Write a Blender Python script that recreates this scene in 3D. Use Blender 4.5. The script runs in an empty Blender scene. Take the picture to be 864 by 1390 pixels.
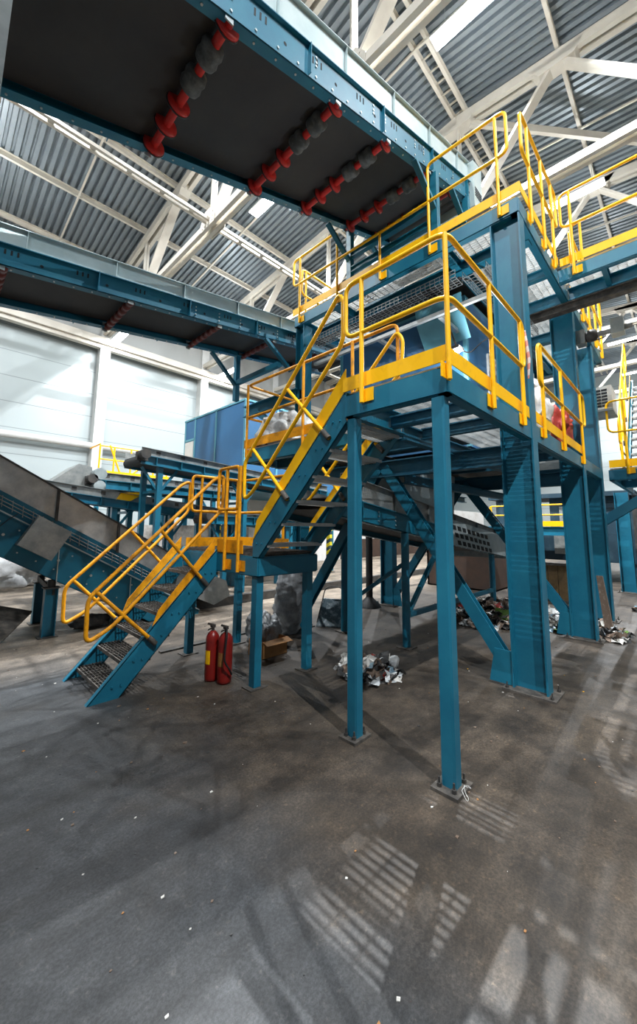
import bpy, math, random
from mathutils import Vector, Matrix, noise
R = random.Random(7)
sc = bpy.context.scene
COL = sc.collection
V = Vector
PI = math.pi

# ------------------------------------------------------------------ materials
def nodes(m):
    m.use_nodes = True
    return m.node_tree.nodes, m.node_tree.links

def paint(name, c1, c2=None, scale=6.0, rough=0.45, metal=0.0, thr=(0.52, 0.68), bump=0.0, detail=6, spec=0.5):
    """paint with dirt / wear patches of a second colour"""
    m = bpy.data.materials.new(name)
    n, l = nodes(m)
    b = n['Principled BSDF']
    b.inputs['Roughness'].default_value = rough
    b.inputs['Metallic'].default_value = metal
    b.inputs['Specular IOR Level'].default_value = spec
    if c2 is None:
        b.inputs['Base Color'].default_value = (*c1, 1)
    tc = n.new('ShaderNodeTexCoord')
    nz = n.new('ShaderNodeTexNoise')
    nz.inputs['Scale'].default_value = scale
    nz.inputs['Detail'].default_value = detail
    nz.inputs['Roughness'].default_value = 0.65
    l.new(tc.outputs['Object'], nz.inputs['Vector'])
    if c2 is not None:
        r = n.new('ShaderNodeValToRGB')
        r.color_ramp.elements[0].position = thr[0]
        r.color_ramp.elements[1].position = thr[1]
        r.color_ramp.elements[0].color = (*c1, 1)
        r.color_ramp.elements[1].color = (*c2, 1)
        l.new(nz.outputs['Fac'], r.inputs['Fac'])
        l.new(r.outputs['Color'], b.inputs['Base Color'])
    if bump:
        bp = n.new('ShaderNodeBump')
        bp.inputs['Strength'].default_value = bump
        bp.inputs['Distance'].default_value = 0.02
        l.new(nz.outputs['Fac'], bp.inputs['Height'])
        l.new(bp.outputs['Normal'], b.inputs['Normal'])
    return m

BLUE = paint('blue_paint', (0.006, 0.125, 0.205), (0.012, 0.165, 0.245), 3.0, 0.42, thr=(0.4, 0.72))
BLUED = paint('blue_paint_dusty', (0.010, 0.100, 0.165), (0.06, 0.13, 0.16), 5.0, 0.55, thr=(0.5, 0.8))
CABIN = paint('cabin_blue', (0.025, 0.11, 0.24), (0.03, 0.13, 0.27), 1.0, 0.5, thr=(0.3, 0.7))
CABTRIM = paint('cabin_trim_blue', (0.10, 0.30, 0.38), None, 1, 0.45)
YEL = paint('yellow_paint', (0.95, 0.50, 0.004), (0.72, 0.34, 0.01), 9.0, 0.42, thr=(0.55, 0.85), spec=0.3)
ORA = paint('yellow_paint_worn_dimmed', (0.78, 0.32, 0.006), (0.26, 0.10, 0.012), 8.0, 0.5, thr=(0.48, 0.76), spec=0.3)  # worn, dirty yellow; the light low down is also put into its orange
GALV = paint('galvanised_steel', (0.34, 0.40, 0.41), (0.50, 0.55, 0.55), 4.0, 0.38, metal=0.35, thr=(0.35, 0.7))
GALVD = paint('dirty_galvanised_steel', (0.20, 0.22, 0.22), (0.38, 0.38, 0.36), 5.0, 0.42, metal=0.4, thr=(0.35, 0.7))
PALE = paint('pale_skirt_steel', (0.42, 0.52, 0.53), (0.56, 0.64, 0.64), 2.5, 0.35, metal=0.2, thr=(0.35, 0.7))
GRATE = paint('grating_steel', (0.36, 0.38, 0.38), (0.5, 0.5, 0.48), 8.0, 0.45, metal=0.3, thr=(0.4, 0.7))
TREAD = paint('dirty_tread', (0.055, 0.05, 0.045), (0.15, 0.13, 0.11), 12.0, 0.7, metal=0.2, thr=(0.4, 0.7))
RUB = paint('belt_rubber', (0.016, 0.016, 0.017), (0.034, 0.032, 0.030), 1.6, 0.65, thr=(0.35, 0.75))
BLACK = paint('black_rubber', (0.012, 0.012, 0.013), None, 1, 0.6)
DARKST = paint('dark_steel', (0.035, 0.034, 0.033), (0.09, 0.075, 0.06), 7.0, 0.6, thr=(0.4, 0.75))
RED = paint('red_roller', (0.55, 0.022, 0.018), (0.20, 0.02, 0.018), 9.0, 0.45, thr=(0.5, 0.75))
REDB = paint('brown_red_roller', (0.14, 0.025, 0.02), (0.07, 0.03, 0.025), 9.0, 0.55)
EXTR = paint('extinguisher_red', (0.22, 0.010, 0.007), (0.13, 0.009, 0.007), 6.0, 0.35)
CREAM = paint('cream_steel', (0.66, 0.61, 0.53), (0.74, 0.70, 0.62), 2.0, 0.55, thr=(0.35, 0.7))
WHITE = paint('white_steel', (0.60, 0.60, 0.58), (0.50, 0.50, 0.48), 2.0, 0.45, thr=(0.4, 0.75))
ROOF = paint('roof_sheet', (0.20, 0.235, 0.265), (0.25, 0.29, 0.32), 0.6, 0.42, metal=0.25, thr=(0.35, 0.7))
DUSTY = paint('dusty_black_rubber', (0.05, 0.055, 0.055), (0.16, 0.17, 0.17), 9.0, 0.7, thr=(0.4, 0.7))
BOLT = paint('bolt_zinc', (0.55, 0.60, 0.60), None, 1, 0.35, metal=0.6)
HOLE = paint('slot_dark', (0.008, 0.010, 0.012), None, 1, 0.8)
CARD = paint('cardboard', (0.38, 0.18, 0.06), (0.30, 0.14, 0.045), 6.0, 0.8)
WOOD = paint('old_wood', (0.20, 0.125, 0.05), (0.10, 0.06, 0.028), 5.0, 0.75, thr=(0.4, 0.7))
RUST = paint('rusty_brown_steel', (0.045, 0.026, 0.018), (0.070, 0.036, 0.022), 4.0, 0.8, thr=(0.4, 0.7))
PLAST = paint('clear_plastic_film', (0.42, 0.44, 0.45), (0.72, 0.73, 0.72), 7.0, 0.28, thr=(0.4, 0.65), bump=0.6)
SACK = paint('white_woven_sack', (0.78, 0.79, 0.80), (0.42, 0.43, 0.44), 3.5, 0.6, thr=(0.45, 0.7), bump=0.6)
GBAG = paint('grey_bag_plastic', (0.20, 0.21, 0.22), (0.42, 0.43, 0.44), 9.0, 0.35, thr=(0.4, 0.7), bump=0.7)
TRWHITE = paint('scrap_white', (0.62, 0.60, 0.56), (0.3, 0.28, 0.25), 20, 0.6)
TRBROWN = paint('scrap_brown', (0.16, 0.11, 0.08), (0.28, 0.22, 0.17), 20, 0.7)
TRDARK = paint('scrap_dark', (0.045, 0.045, 0.045), (0.1, 0.09, 0.08), 20, 0.6)
TRBLUE = paint('scrap_blue', (0.22, 0.34, 0.42), None, 20, 0.4)
TRRED = paint('scrap_red', (0.42, 0.05, 0.04), (0.5, 0.1, 0.07), 20, 0.5, bump=0.4)
TRGREEN = paint('scrap_green', (0.20, 0.36, 0.08), None, 20, 0.5)
ORSW = paint('orange_switch', (0.75, 0.22, 0.02), None, 1, 0.4)

def emis(name, c, s):
    m = bpy.data.materials.new(name)
    n, l = nodes(m)
    b = n['Principled BSDF']
    b.inputs['Emission Color'].default_value = (*c, 1)
    b.inputs['Emission Strength'].default_value = s
    return m
LAMP = emis('lamp_diffuser', (0.92, 0.97, 1.0), 30)

def wall_material():
    m = bpy.data.materials.new('wall_sandwich_panel')
    n, l = nodes(m)
    b = n['Principled BSDF']
    b.inputs['Roughness'].default_value = 0.32
    tc = n.new('ShaderNodeTexCoord')
    sp = n.new('ShaderNodeSeparateXYZ')
    l.new(tc.outputs['Object'], sp.inputs[0])
    md = n.new('ShaderNodeMath'); md.operation = 'PINGPONG'; md.inputs[1].default_value = 0.6
    l.new(sp.outputs['Z'], md.inputs[0])
    r = n.new('ShaderNodeValToRGB')
    r.color_ramp.elements[0].position = 0.0
    r.color_ramp.elements[0].color = (0.20, 0.225, 0.228, 1)
    r.color_ramp.elements[1].position = 0.03
    r.color_ramp.elements[1].color = (0.385, 0.435, 0.44, 1)
    l.new(md.outputs[0], r.inputs['Fac'])
    l.new(r.outputs['Color'], b.inputs['Base Color'])
    return m
WALL = wall_material()

def stripe_material(name, c1, c2, pitch, duty=0.5, diag=0.0):
    m = bpy.data.materials.new(name)
    n, l = nodes(m)
    b = n['Principled BSDF']; b.inputs['Roughness'].default_value = 0.5
    tc = n.new('ShaderNodeTexCoord')
    sp = n.new('ShaderNodeSeparateXYZ'); l.new(tc.outputs['Object'], sp.inputs[0])
    a = n.new('ShaderNodeMath'); a.operation = 'MULTIPLY_ADD'; a.inputs[1].default_value = diag
    l.new(sp.outputs['Y'], a.inputs[0]); l.new(sp.outputs['Z'], a.inputs[2])
    d = n.new('ShaderNodeMath'); d.operation = 'DIVIDE'; d.inputs[1].default_value = pitch
    l.new(a.outputs[0], d.inputs[0])
    f = n.new('ShaderNodeMath'); f.operation = 'FRACT'; l.new(d.outputs[0], f.inputs[0])
    g = n.new('ShaderNodeMath'); g.operation = 'GREATER_THAN'; g.inputs[1].default_value = duty
    l.new(f.outputs[0], g.inputs[0])
    mx = n.new('ShaderNodeMix'); mx.data_type = 'RGBA'
    mx.inputs[6].default_value = (*c1, 1); mx.inputs[7].default_value = (*c2, 1)
    l.new(g.outputs[0], mx.inputs[0]); l.new(mx.outputs[2], b.inputs['Base Color'])
    return m
HAZ = stripe_material('hazard_stripes', (0.02, 0.05, 0.07), (0.75, 0.62, 0.02), 0.26, 0.5, 0.5)

def floor_material():
    m = bpy.data.materials.new('worn_concrete')
    n, l = nodes(m)
    b = n['Principled BSDF']
    tc = n.new('ShaderNodeTexCoord')
    def nz(scale, detail=6, rough=0.6, vec=None):
        t = n.new('ShaderNodeTexNoise')
        t.inputs['Scale'].default_value = scale
        t.inputs['Detail'].default_value = detail
        t.inputs['Roughness'].default_value = rough
        l.new(vec or tc.outputs['Object'], t.inputs['Vector'])
        return t.outputs['Fac']
    def ramp(src, p0, c0, p1, c1):
        r = n.new('ShaderNodeValToRGB')
        r.color_ramp.elements[0].position = p0; r.color_ramp.elements[1].position = p1
        r.color_ramp.elements[0].color = (*c0, 1); r.color_ramp.elements[1].color = (*c1, 1)
        l.new(src, r.inputs['Fac']); return r.outputs['Color']
    def mix(f, a, bb, mode='MIX'):
        x = n.new('ShaderNodeMix'); x.data_type = 'RGBA'; x.blend_type = mode
        if isinstance(f, float): x.inputs[0].default_value = f
        else: l.new(f, x.inputs[0])
        l.new(a, x.inputs[6]); l.new(bb, x.inputs[7]); return x.outputs[2]
    base = ramp(nz(0.8, 8), 0.32, (0.030, 0.034, 0.040), 0.70, (0.062, 0.067, 0.074))
    warm = ramp(nz(2.2, 8), 0.35, (0.030, 0.024, 0.019), 0.70, (0.110, 0.087, 0.066))
    # dusty warm zone under and around the tower, clean blue-grey concrete in the open bay
    sp = n.new('ShaderNodeSeparateXYZ'); l.new(tc.outputs['Object'], sp.inputs[0])
    mr = n.new('ShaderNodeMapRange'); mr.inputs[1].default_value = 1.1; mr.inputs[2].default_value = 2.4
    l.new(sp.outputs['X'], mr.inputs[0])
    ad = n.new('ShaderNodeMath'); ad.operation = 'ADD'
    l.new(mr.outputs[0], ad.inputs[0]); l.new(nz(1.3, 6), ad.inputs[1])
    zone = ramp(ad.outputs[0], 0.55, (0, 0, 0), 1.25, (1, 1, 1))
    c = mix(zone, base, warm)
    # far aisle beyond y = 5 is paler and tan
    mr2 = n.new('ShaderNodeMapRange'); mr2.inputs[1].default_value = 4.9; mr2.inputs[2].default_value = 6.3
    l.new(sp.outputs['Y'], mr2.inputs[0])
    pale = ramp(nz(1.7, 8), 0.35, (0.13, 0.105, 0.080), 0.7, (0.36, 0.30, 0.24))
    c = mix(mr2.outputs[0], c, pale)
    # stains
    st = ramp(nz(0.55, 8, 0.7), 0.5, (1, 1, 1), 0.66, (0.55, 0.53, 0.52))
    c = mix(1.0, c, st, 'MULTIPLY')
    sp2 = ramp(nz(26, 4, 0.7), 0.58, (1, 1, 1), 0.70, (1.9, 1.75, 1.55))
    c = mix(1.0, c, sp2, 'MULTIPLY')
    sp3 = ramp(nz(70, 3, 0.8), 0.40, (0.62, 0.62, 0.62), 0.62, (1.25, 1.22, 1.18))
    c = mix(1.0, c, sp3, 'MULTIPLY')
    sp4 = ramp(nz(5.5, 8, 0.75), 0.42, (0.72, 0.71, 0.70), 0.62, (1.22, 1.20, 1.17))
    c = mix(1.0, c, sp4, 'MULTIPLY')
    # dark streaks, stretched along x
    mp = n.new('ShaderNodeMapping'); mp.inputs['Scale'].default_value = (0.25, 2.6, 1)
    mp.inputs['Rotation'].default_value = (0, 0, 0.25)
    l.new(tc.outputs['Object'], mp.inputs[0])
    sk = ramp(nz(1.6, 5, 0.55, mp.outputs[0]), 0.48, (1, 1, 1), 0.66, (0.62, 0.61, 0.60))
    c = mix(1.0, c, sk, 'MULTIPLY')
    l.new(c, b.inputs['Base Color'])
    rr = n.new('ShaderNodeMapRange'); rr.inputs[3].default_value = 0.38; rr.inputs[4].default_value = 0.75
    l.new(nz(3, 6), rr.inputs[0]); l.new(rr.outputs[0], b.inputs['Roughness'])
    bp = n.new('ShaderNodeBump'); bp.inputs['Strength'].default_value = 0.25; bp.inputs['Distance'].default_value = 0.01
    l.new(nz(40, 6, 0.7), bp.inputs['Height']); l.new(bp.outputs['Normal'], b.inputs['Normal'])
    return m
FLOOR = floor_material()

def concrete_material():
    m = paint('stained_concrete', (0.40, 0.38, 0.35), (0.16, 0.14, 0.12), 1.6, 0.8, thr=(0.42, 0.62))
    return m
CONC = concrete_material()

# ------------------------------------------------------------------ mesh builder
class MB:
    def __init__(s):
        s.v = []; s.f = []; s.mi = []; s.mats = []; s.sm = []; s.m = 0; s.smooth = False
    def mat(s, m):
        if m not in s.mats: s.mats.append(m)
        s.m = s.mats.index(m); return s
    def add(s, vs, fs, smooth=False):
        o = len(s.v); s.v += [V(v) for v in vs]
        for f in fs:
            s.f.append([i + o for i in f]); s.mi.append(s.m); s.sm.append(smooth)
    def box(s, a, b):
        x0, x1 = sorted((a[0], b[0])); y0, y1 = sorted((a[1], b[1])); z0, z1 = sorted((a[2], b[2]))
        s.add([(x0,y0,z0),(x1,y0,z0),(x1,y1,z0),(x0,y1,z0),(x0,y0,z1),(x1,y0,z1),(x1,y1,z1),(x0,y1,z1)],
              [(0,3,2,1),(4,5,6,7),(0,1,5,4),(1,2,6,5),(2,3,7,6),(3,0,4,7)])
        return s
    def ext(s, prof, p0, p1, up=(0, 0, 1), shear=None):
        """extrude a 2D profile (u sideways, v along up) from p0 to p1"""
        p0 = V(p0); p1 = V(p1); d = (p1 - p0).normalized(); up = V(up)
        u = d.cross(up)
        if u.length < 1e-5: u = d.cross(V((1, 0, 0)))
        u.normalize(); w = u.cross(d).normalized()
        if shear is not None: w = V(shear); 
        n = len(prof)
        vs = [p0 + u*a + w*b for a, b in prof] + [p1 + u*a + w*b for a, b in prof]
        fs = [(i, (i+1) % n, n + (i+1) % n, n + i) for i in range(n)]
        fs += [tuple(reversed(range(n))), tuple(range(n, 2*n))]
        s.add(vs, fs); return s
    def bar(s, p0, p1, w, h, up=(0, 0, 1)):
        return s.ext([(-w/2, -h/2), (w/2, -h/2), (w/2, h/2), (-w/2, h/2)], p0, p1, up)
    def ibeam(s, p0, p1, h, w, t=0.014, up=(0, 0, 1)):
        for prof in ([(-w/2, -h/2), (w/2, -h/2), (w/2, -h/2+t), (-w/2, -h/2+t)],
                     [(-w/2, h/2-t), (w/2, h/2-t), (w/2, h/2), (-w/2, h/2)],
                     [(-t/2, -h/2+t), (t/2, -h/2+t), (t/2, h/2-t), (-t/2, h/2-t)]):
            s.ext(prof, p0, p1, up)
        return s
    def chan(s, p0, p1, h, w, t=0.012, up=(0, 0, 1)):
        """channel, web at u=0, flanges towards +u"""
        for prof in ([(0, -h/2), (w, -h/2), (w, -h/2+t), (0, -h/2+t)],
                     [(0, h/2-t), (w, h/2-t), (w, h/2), (0, h/2)],
                     [(0, -h/2+t), (t, -h/2+t), (t, h/2-t), (0, h/2-t)]):
            s.ext(prof, p0, p1, up)
        return s
    def tube(s, path, r, seg=8, closed=False, cap=True):
        P = [V(p) for p in path]; n = len(P)
        if n < 2: return s
        rings = []
        t0 = (P[1]-P[0]).normalized() if not closed else (P[1]-P[-1]).normalized()
        u = t0.cross(V((0, 0, 1)))
        if u.length < 1e-3: u = t0.cross(V((1, 0, 0)))
        u.normalize()
        for i in range(n):
            if closed: t = (P[(i+1) % n] - P[i-1])
            elif i == 0: t = P[1]-P[0]
            elif i == n-1: t = P[-1]-P[-2]
            else: t = (P[i+1]-P[i]).normalized() + (P[i]-P[i-1]).normalized()
            t.normalize()
            u = (u - t*u.dot(t))
            if u.length < 1e-6: u = t.orthogonal()
            u.normalize(); w = t.cross(u)
            rr = r[i] if isinstance(r, (list, tuple)) else r
            rings.append([P[i] + (u*math.cos(a) + w*math.sin(a))*rr for a in [2*PI*k/seg for k in range(seg)]])
        vs = [v for rg in rings for v in rg]; fs = []
        m = n if closed else n-1
        for i in range(m):
            j = (i+1) % n
            for k in range(seg):
                fs.append((i*seg+k, i*seg+(k+1) % seg, j*seg+(k+1) % seg, j*seg+k))
        s.add(vs, fs, True)
        if cap and not closed:
            s.add(rings[0], [tuple(reversed(range(seg)))]); s.add(rings[-1], [tuple(range(seg))])
        return s
    def cyl(s, p0, p1, r, seg=12):
        return s.tube([p0, p1], r, seg)
    def lathe(s, base, axis, prof, seg=16):
        """prof = [(radius, distance along axis)]"""
        base = V(base); axis = V(axis).normalized()
        return s.tube([base + axis*d for _, d in prof], [max(a, 1e-4) for a, _ in prof], seg)
    def poly_prism(s, pts, off):
        n = len(pts); off = V(off)
        vs = [V(p) for p in pts] + [V(p)+off for p in pts]
        s.add(vs, [tuple(range(n)), tuple(reversed(range(n, 2*n)))] + [(i, n+i, n+(i+1) % n, (i+1) % n) for i in range(n)])
        return s
    def bolt(s, p, axis, r=0.012, h=0.012):
        p = V(p); return s.tube([p, p + V(axis)*h], r, 6)
    def build(s, name, mat=None, parent=None, kind=None):
        me = bpy.data.meshes.new(name)
        off = parent_loc(parent) if parent is not None else V((0, 0, 0))
        me.from_pydata([v - off for v in s.v], [], s.f)
        if mat is not None:
            me.materials.append(mat)
            for m_ in s.mats: me.materials.append(m_)
            if not s.mats: pass
        else:
            for m_ in s.mats: me.materials.append(m_)
            me.polygons.foreach_set('material_index', s.mi)
        me.polygons.foreach_set('use_smooth', s.sm)
        me.update()
        import bmesh
        bm = bmesh.new(); bm.from_mesh(me); bmesh.ops.recalc_face_normals(bm, faces=bm.faces); bm.to_mesh(me); bm.free()
        o = bpy.data.objects.new(name, me); COL.objects.link(o)
        if parent is not None: o.parent = parent
        if kind: o['kind'] = kind
        return o

def parent_loc(o):
    p = V((0, 0, 0))
    while o is not None:
        p += o.location; o = o.parent
    return p

def thing(name, label, cat, loc=(0, 0, 0), group=None):
    o = bpy.data.objects.new(name, None); COL.objects.link(o)
    o.location = loc; o.empty_display_size = 0.2
    o['label'] = label; o['category'] = cat
    if group: o['group'] = group
    return o
def tag(o, label, cat, group=None, kind=None):
    o['label'] = label; o['category'] = cat
    if group: o['group'] = group
    if kind: o['kind'] = kind
    return o
def struct(mb, name, mat=None):
    return mb.build(name, mat, None, 'structure')
def copy_tree(o, parent=None):
    c = o.copy(); COL.objects.link(c)
    if parent is not None: c.parent = parent
    for ch in list(o.children): copy_tree(ch, c)
    return c

def fillet(pts, rad, n=5, closed=False):
    """round the corners of a polyline"""
    P = [V(p) for p in pts]; out = []; N = len(P)
    rng = range(N) if closed else range(1, N-1)
    if not closed: out.append(P[0])
    for i in rng:
        a, b, c = P[i-1], P[i], P[(i+1) % N]
        d1 = (a-b); d2 = (c-b)
        r = min(rad, d1.length*0.45, d2.length*0.45)
        ang = d1.angle(d2)
        p1 = b + d1.normalized()*r; p2 = b + d2.normalized()*r
        for k in range(n+1):
            t = k/n
            out.append(p1*(1-t)**2 + b*2*t*(1-t) + p2*t*t)
    if not closed: out.append(P[-1])
    return out

RT = 0.0195   # handrail tube radius

# ================================================================== CAMERA
f, pitch, yaw, roll = 518.43, math.radians(7.2308), math.radians(44.2369), math.radians(0.5812)
F = V((math.cos(pitch)*math.cos(yaw), math.cos(pitch)*math.sin(yaw), math.sin(pitch)))
Rt = F.cross(V((0, 0, 1))).normalized(); U = Rt.cross(F)
R2 = Rt*math.cos(roll) + U*math.sin(roll); U2 = -Rt*math.sin(roll) + U*math.cos(roll)
cam = bpy.data.cameras.new('camera'); co = bpy.data.objects.new('camera', cam); COL.objects.link(co)
M = Matrix((R2, U2, -F)).transposed().to_4x4(); M.translation = V((0, 0, 1.6)); co.matrix_world = M
cam.sensor_fit = 'VERTICAL'; cam.sensor_height = 36.0; cam.lens = f/1390*36
cam.shift_y = -45/1390; cam.clip_start = 0.02; cam.clip_end = 300
sc.camera = co

# ================================================================== SETTING
WY = 22.0
RZ, RY, SL = 15.7, 4.7, 0.10       # ridge height, ridge y, roof slope
def roof_z(y): return RZ - SL*abs(y - RY)
X0, X1, Y0 = -14.0, 42.0, -14.0
b = MB(); b.box((X0, Y0, -0.2), (X1, WY, 0)); struct(b, 'floor', FLOOR)
b = MB(); b.box((X0, WY, 0), (X1, WY+0.2, 14.2)); struct(b, 'wall_left', WALL)
b = MB(); b.box((X1, Y0, 0), (X1+0.2, WY, 15.6)); struct(b, 'wall_far', WALL)
# corrugated roof
b = MB()
vs = []; fs = []; x = X0; pts = []; pitchx = 0.25
while x < X1:
    pts += [(x, 0), (x+0.13, 0), (x+0.155, 0.12), (x+0.225, 0.12)]; x += pitchx
ys = [Y0, RY, WY+0.2]
for i, (px, dz) in enumerate(pts):
    for y in ys: vs.append((px, y, roof_z(y)+0.25+dz))
for i in range(len(pts)-1):
    for k in range(2):
        fs.append((i*3+k, i*3+3+k, i*3+4+k, i*3+1+k))
b.add(vs, fs); struct(b, 'ceiling', ROOF)
# wall columns, eaves girder, girt
def wc(x, i):
    b = MB(); b.box((x-0.24, WY-0.55, 0), (x+0.24, WY, roof_z(WY)-0.1)); b.build('trim_%d' % i, WHITE, None, 'structure')
for i, x in enumerate((-5.6, 0.1, 5.85, 11.6, 17.35, 23.1, 28.85, 34.6, 40.35)): wc(x, i+1)
b = MB(); b.box((X0, WY-0.75, 11.0), (X1, WY-0.35, 11.35)); b.box((X0, WY-0.6, 10.8), (X1, WY-0.3, 11.0)); b.build('trim_20', CREAM, None, 'structure')
b = MB(); b.cyl((X0, WY-0.4, 5.6), (X1, WY-0.4, 5.6), 0.17, 12); b.build('trim_21', WHITE, None, 'structure')
b = MB(); b.box((X0, WY-0.32, 11.35), (X1, WY-0.002, 13.9)); b.build('wall_upper', paint('upper_wall_sheet', (0.36, 0.37, 0.36), (0.42, 0.42, 0.41), 0.8, 0.5), None, 'structure')
# purlins
purl = [RY+0.17, RY-0.24, 7.6, 10.6, 13.6, 16.5, 19.5, 1.75, -1.2, -4.2, -7.2, -10.2]
for i, y in enumerate(purl):
    z = roof_z(y) + 0.13
    b = MB(); b.chan((X0, y, z), (X1, y, z), 0.25, 0.10, 0.02); b.build('trim_%d' % (30+i), CREAM, None, 'structure')
b = MB()
for k in range(127):
    xx = X0 + k*0.44
    b.box((xx, RY-0.20, roof_z(RY)+0.16), (xx+0.05, RY+0.15, roof_z(RY)+0.20))
b.build('trim_45', CREAM, None, 'structure')
# sag rods
for i, x in enumerate((-2.7, 3.05, 8.8, 14.5, 20.2)):
    b = MB()
    b.bar((x, RY, roof_z(RY)-0.05), (x, WY-0.2, roof_z(WY-0.2)-0.02), 0.06, 0.06)
    b.bar((x, RY, roof_z(RY)-0.05), (x, -10, roof_z(-10)-0.02), 0.06, 0.06)
    b.build('trim_%d' % (50+i), CREAM, None, 'structure')
# trusses
ZB = 11.66
def truss(x, i):
    b = MB()
    topn = [WY-0.4, 19.5, 13.6, 7.6, 1.75, -4.2, -10.2, -13.9]
    for p, q in ((WY-0.4, RY), (RY, -13.9)):
        for dx in (-0.13, 0.13):
            b.bar((x+dx, p, roof_z(p)-0.20), (x+dx, q, roof_z(q)-0.20), 0.14, 0.30)
    bn = [WY-0.4, 16.6, 10.8, 4.7, -1.3, -7.3, -13.9]
    for dx in (-0.12, 0.12):
        b.bar((x+dx, WY-0.4, ZB), (x+dx, -13.9, ZB), 0.13, 0.22)
    webs = [(19.5, 16.6), (16.6, 13.6), (13.6, 10.8), (10.8, 7.6), (7.6, 4.7), (4.7, 1.75), (1.75, -1.3), (-1.3, -4.2), (-4.2, -7.3), (-7.3, -10.2)]
    for k, (a, c) in enumerate(webs):
        za = roof_z(a)-0.25 if k % 2 == 0 else ZB
        zc = ZB if k % 2 == 0 else roof_z(c)-0.25
        for dx in (-0.08, 0.08): b.bar((x+dx, a, za), (x+dx, c, zc), 0.09, 0.17, (1, 0, 0))
    for y in (16.6, 10.8, 4.7, -1.3, -7.3):
        for dx in (-0.06, 0.06): b.bar((x+dx, y, ZB), (x+dx, y, roof_z(y)-0.25), 0.06, 0.10, (1, 0, 0))
    for y in (16.6, 10.8, 4.7, -1.3):     # gusset plates with bolts
        for dx in (-0.20, 0.20):
            b.poly_prism([(x+dx, y-0.42, ZB-0.16), (x+dx, y+0.42, ZB-0.16), (x+dx, y+0.48, ZB+0.12), (x+dx, y+0.2, ZB+0.5), (x+dx, y-0.2, ZB+0.5), (x+dx, y-0.48, ZB+0.12)], (0.02, 0, 0))
        for p in range(5):
            for q in range(3): b.bolt((x-0.2, y-0.32+0.16*p, ZB-0.08+0.16*q), (-1, 0, 0), 0.025, 0.02)
    for y in (13.6, 7.6, RY, 1.75):
        z = roof_z(y)-0.42
        b.poly_prism([(x-0.2, y-0.7, z+0.25), (x-0.2, y-0.45, z-0.08), (x-0.2, y+0.45, z-0.08), (x-0.2, y+0.7, z+0.25)], (0.4, 0, 0))
    b.build('trim_%d' % (60+i), CREAM, None, 'structure')
for i, x in enumerate((-5.6, 0.1, 5.85, 11.6, 17.35, 23.1, 28.85, 34.6)): truss(x, i)
# longitudinal ties at bottom chord level and roof bracing
for i, y in enumerate((10.8, 16.6, 4.7, -1.3)):
    b = MB()
    for dy in (-0.09, 0.09): b.bar((X0, y+dy, ZB+0.06), (X1, y+dy, ZB+0.06), 0.09, 0.10)
    xx = X0
    while xx < 34:
        b.box((xx, y-0.09, ZB+0.04), (xx+0.14, y+0.09, ZB+0.08)); xx += 0.95
    if i != 2: b.build('trim_%d' % (70+i), CREAM, None, 'structure')
b = MB()
b.bar((5.85, 10.8, ZB+0.1), (5.85+1.4, 13.6, roof_z(13.6)-0.2), 0.1, 0.16)
b.bar((11.6, RY-0.4, RZ-0.45), (17.35, -1.2, roof_z(-1.2)-0.4), 0.12, 0.26)
b.build('trim_80', CREAM, None, 'structure')

# ---- lamps
LX = (1.1, 6.9, 12.7, 18.5, 24.3)
def lamp(x, y, z, lab):
    t = thing('high_bay_lamp', lab, 'lamp', (x, y, z), 'linear high-bay lamps under the roof')
    b = MB(); b.box((x-0.21, y-0.95, z), (x+0.21, y+0.95, z+0.07)); b.box((x-0.08, y-0.5, z+0.07), (x+0.08, y+0.5, z+0.12))
    b.build('housing', WHITE, t)
    b = MB()
    for yy in (y-0.6, y+0.6):
        b = MB(); b.cyl((x, yy, z+0.1), (x, yy, roof_z(yy)-0.0), 0.008, 6); b.build('suspension_wire', GALV, t)
    b = MB(); b.box((x-0.19, y-0.92, z-0.02), (x+0.19, y+0.92, z-0.001)); b.build('diffuser', LAMP, t)
    return t
def plight(x, y, z, P, r=0.05, c=(0.93, 0.97, 1.0)):
    L = bpy.data.lights.new('lamp_light', 'POINT'); L.energy = P; L.shadow_soft_size = r; L.color = c
    o = bpy.data.objects.new('lamp_light', L); COL.objects.link(o); o.location = (x, y, z); return o
def dlight(x, y, z, P, r=0.1, c=(0.93, 0.97, 1.0)):
    L = bpy.data.lights.new('lamp_downlight', 'AREA'); L.shape = 'DISK'; L.size = r; L.energy = P; L.color = c
    o = bpy.data.objects.new('lamp_downlight', L); COL.objects.link(o); o.location = (x, y, z); return o
PW = 1080
for (x, y, z, p, lab) in (
        (8.25, 2.98, 14.4, 3.6, 'brightest long white lamp near the roof ridge at the top of the photo'),
        (7.9, 10.5, 13.8, 1.1, 'long white lamp glowing at the lower edge of the large conveyor belly'),
        (15.8, 2.2, 14.0, 1.3, 'long white lamp glaring behind the upper yellow railing on the right'),
        (6.2, 20.3, 11.3, 0.10, 'white lamp at the panel wall just under the middle conveyor, left one'),
        (12.6, 20.4, 11.3, 0.12, 'white lamp at the panel wall right of the white column, above the blue cabin'),
        (15.8, 10.5, 13.8, 1.0, 'long white lamp hung over the far half of the sorting tower'),
        (23.5, 10.5, 13.8, 0.8, 'farthest long white lamp over the left aisle behind the tower'),
        (23.5, 2.2, 14.0, 1.0, 'long white lamp beyond the glaring one at the right railing'),
        (38.0, 2.2, 14.0, 1.3, 'tiny long white lamp added to brighten the far end of the hall over the stair'),  # this and the next lamp are added to brighten the far wall and roof
        (31.0, 2.2, 14.0, 1.5, 'long white lamp low at the right edge, added to brighten the far hall')):
    lamp(x, y, z, lab)
    dlight(x, y, z-0.06, PW*p, 0.09)
    plight(x, y, z-0.7, PW*0.13*min(p, 1.4), 0.15)
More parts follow.
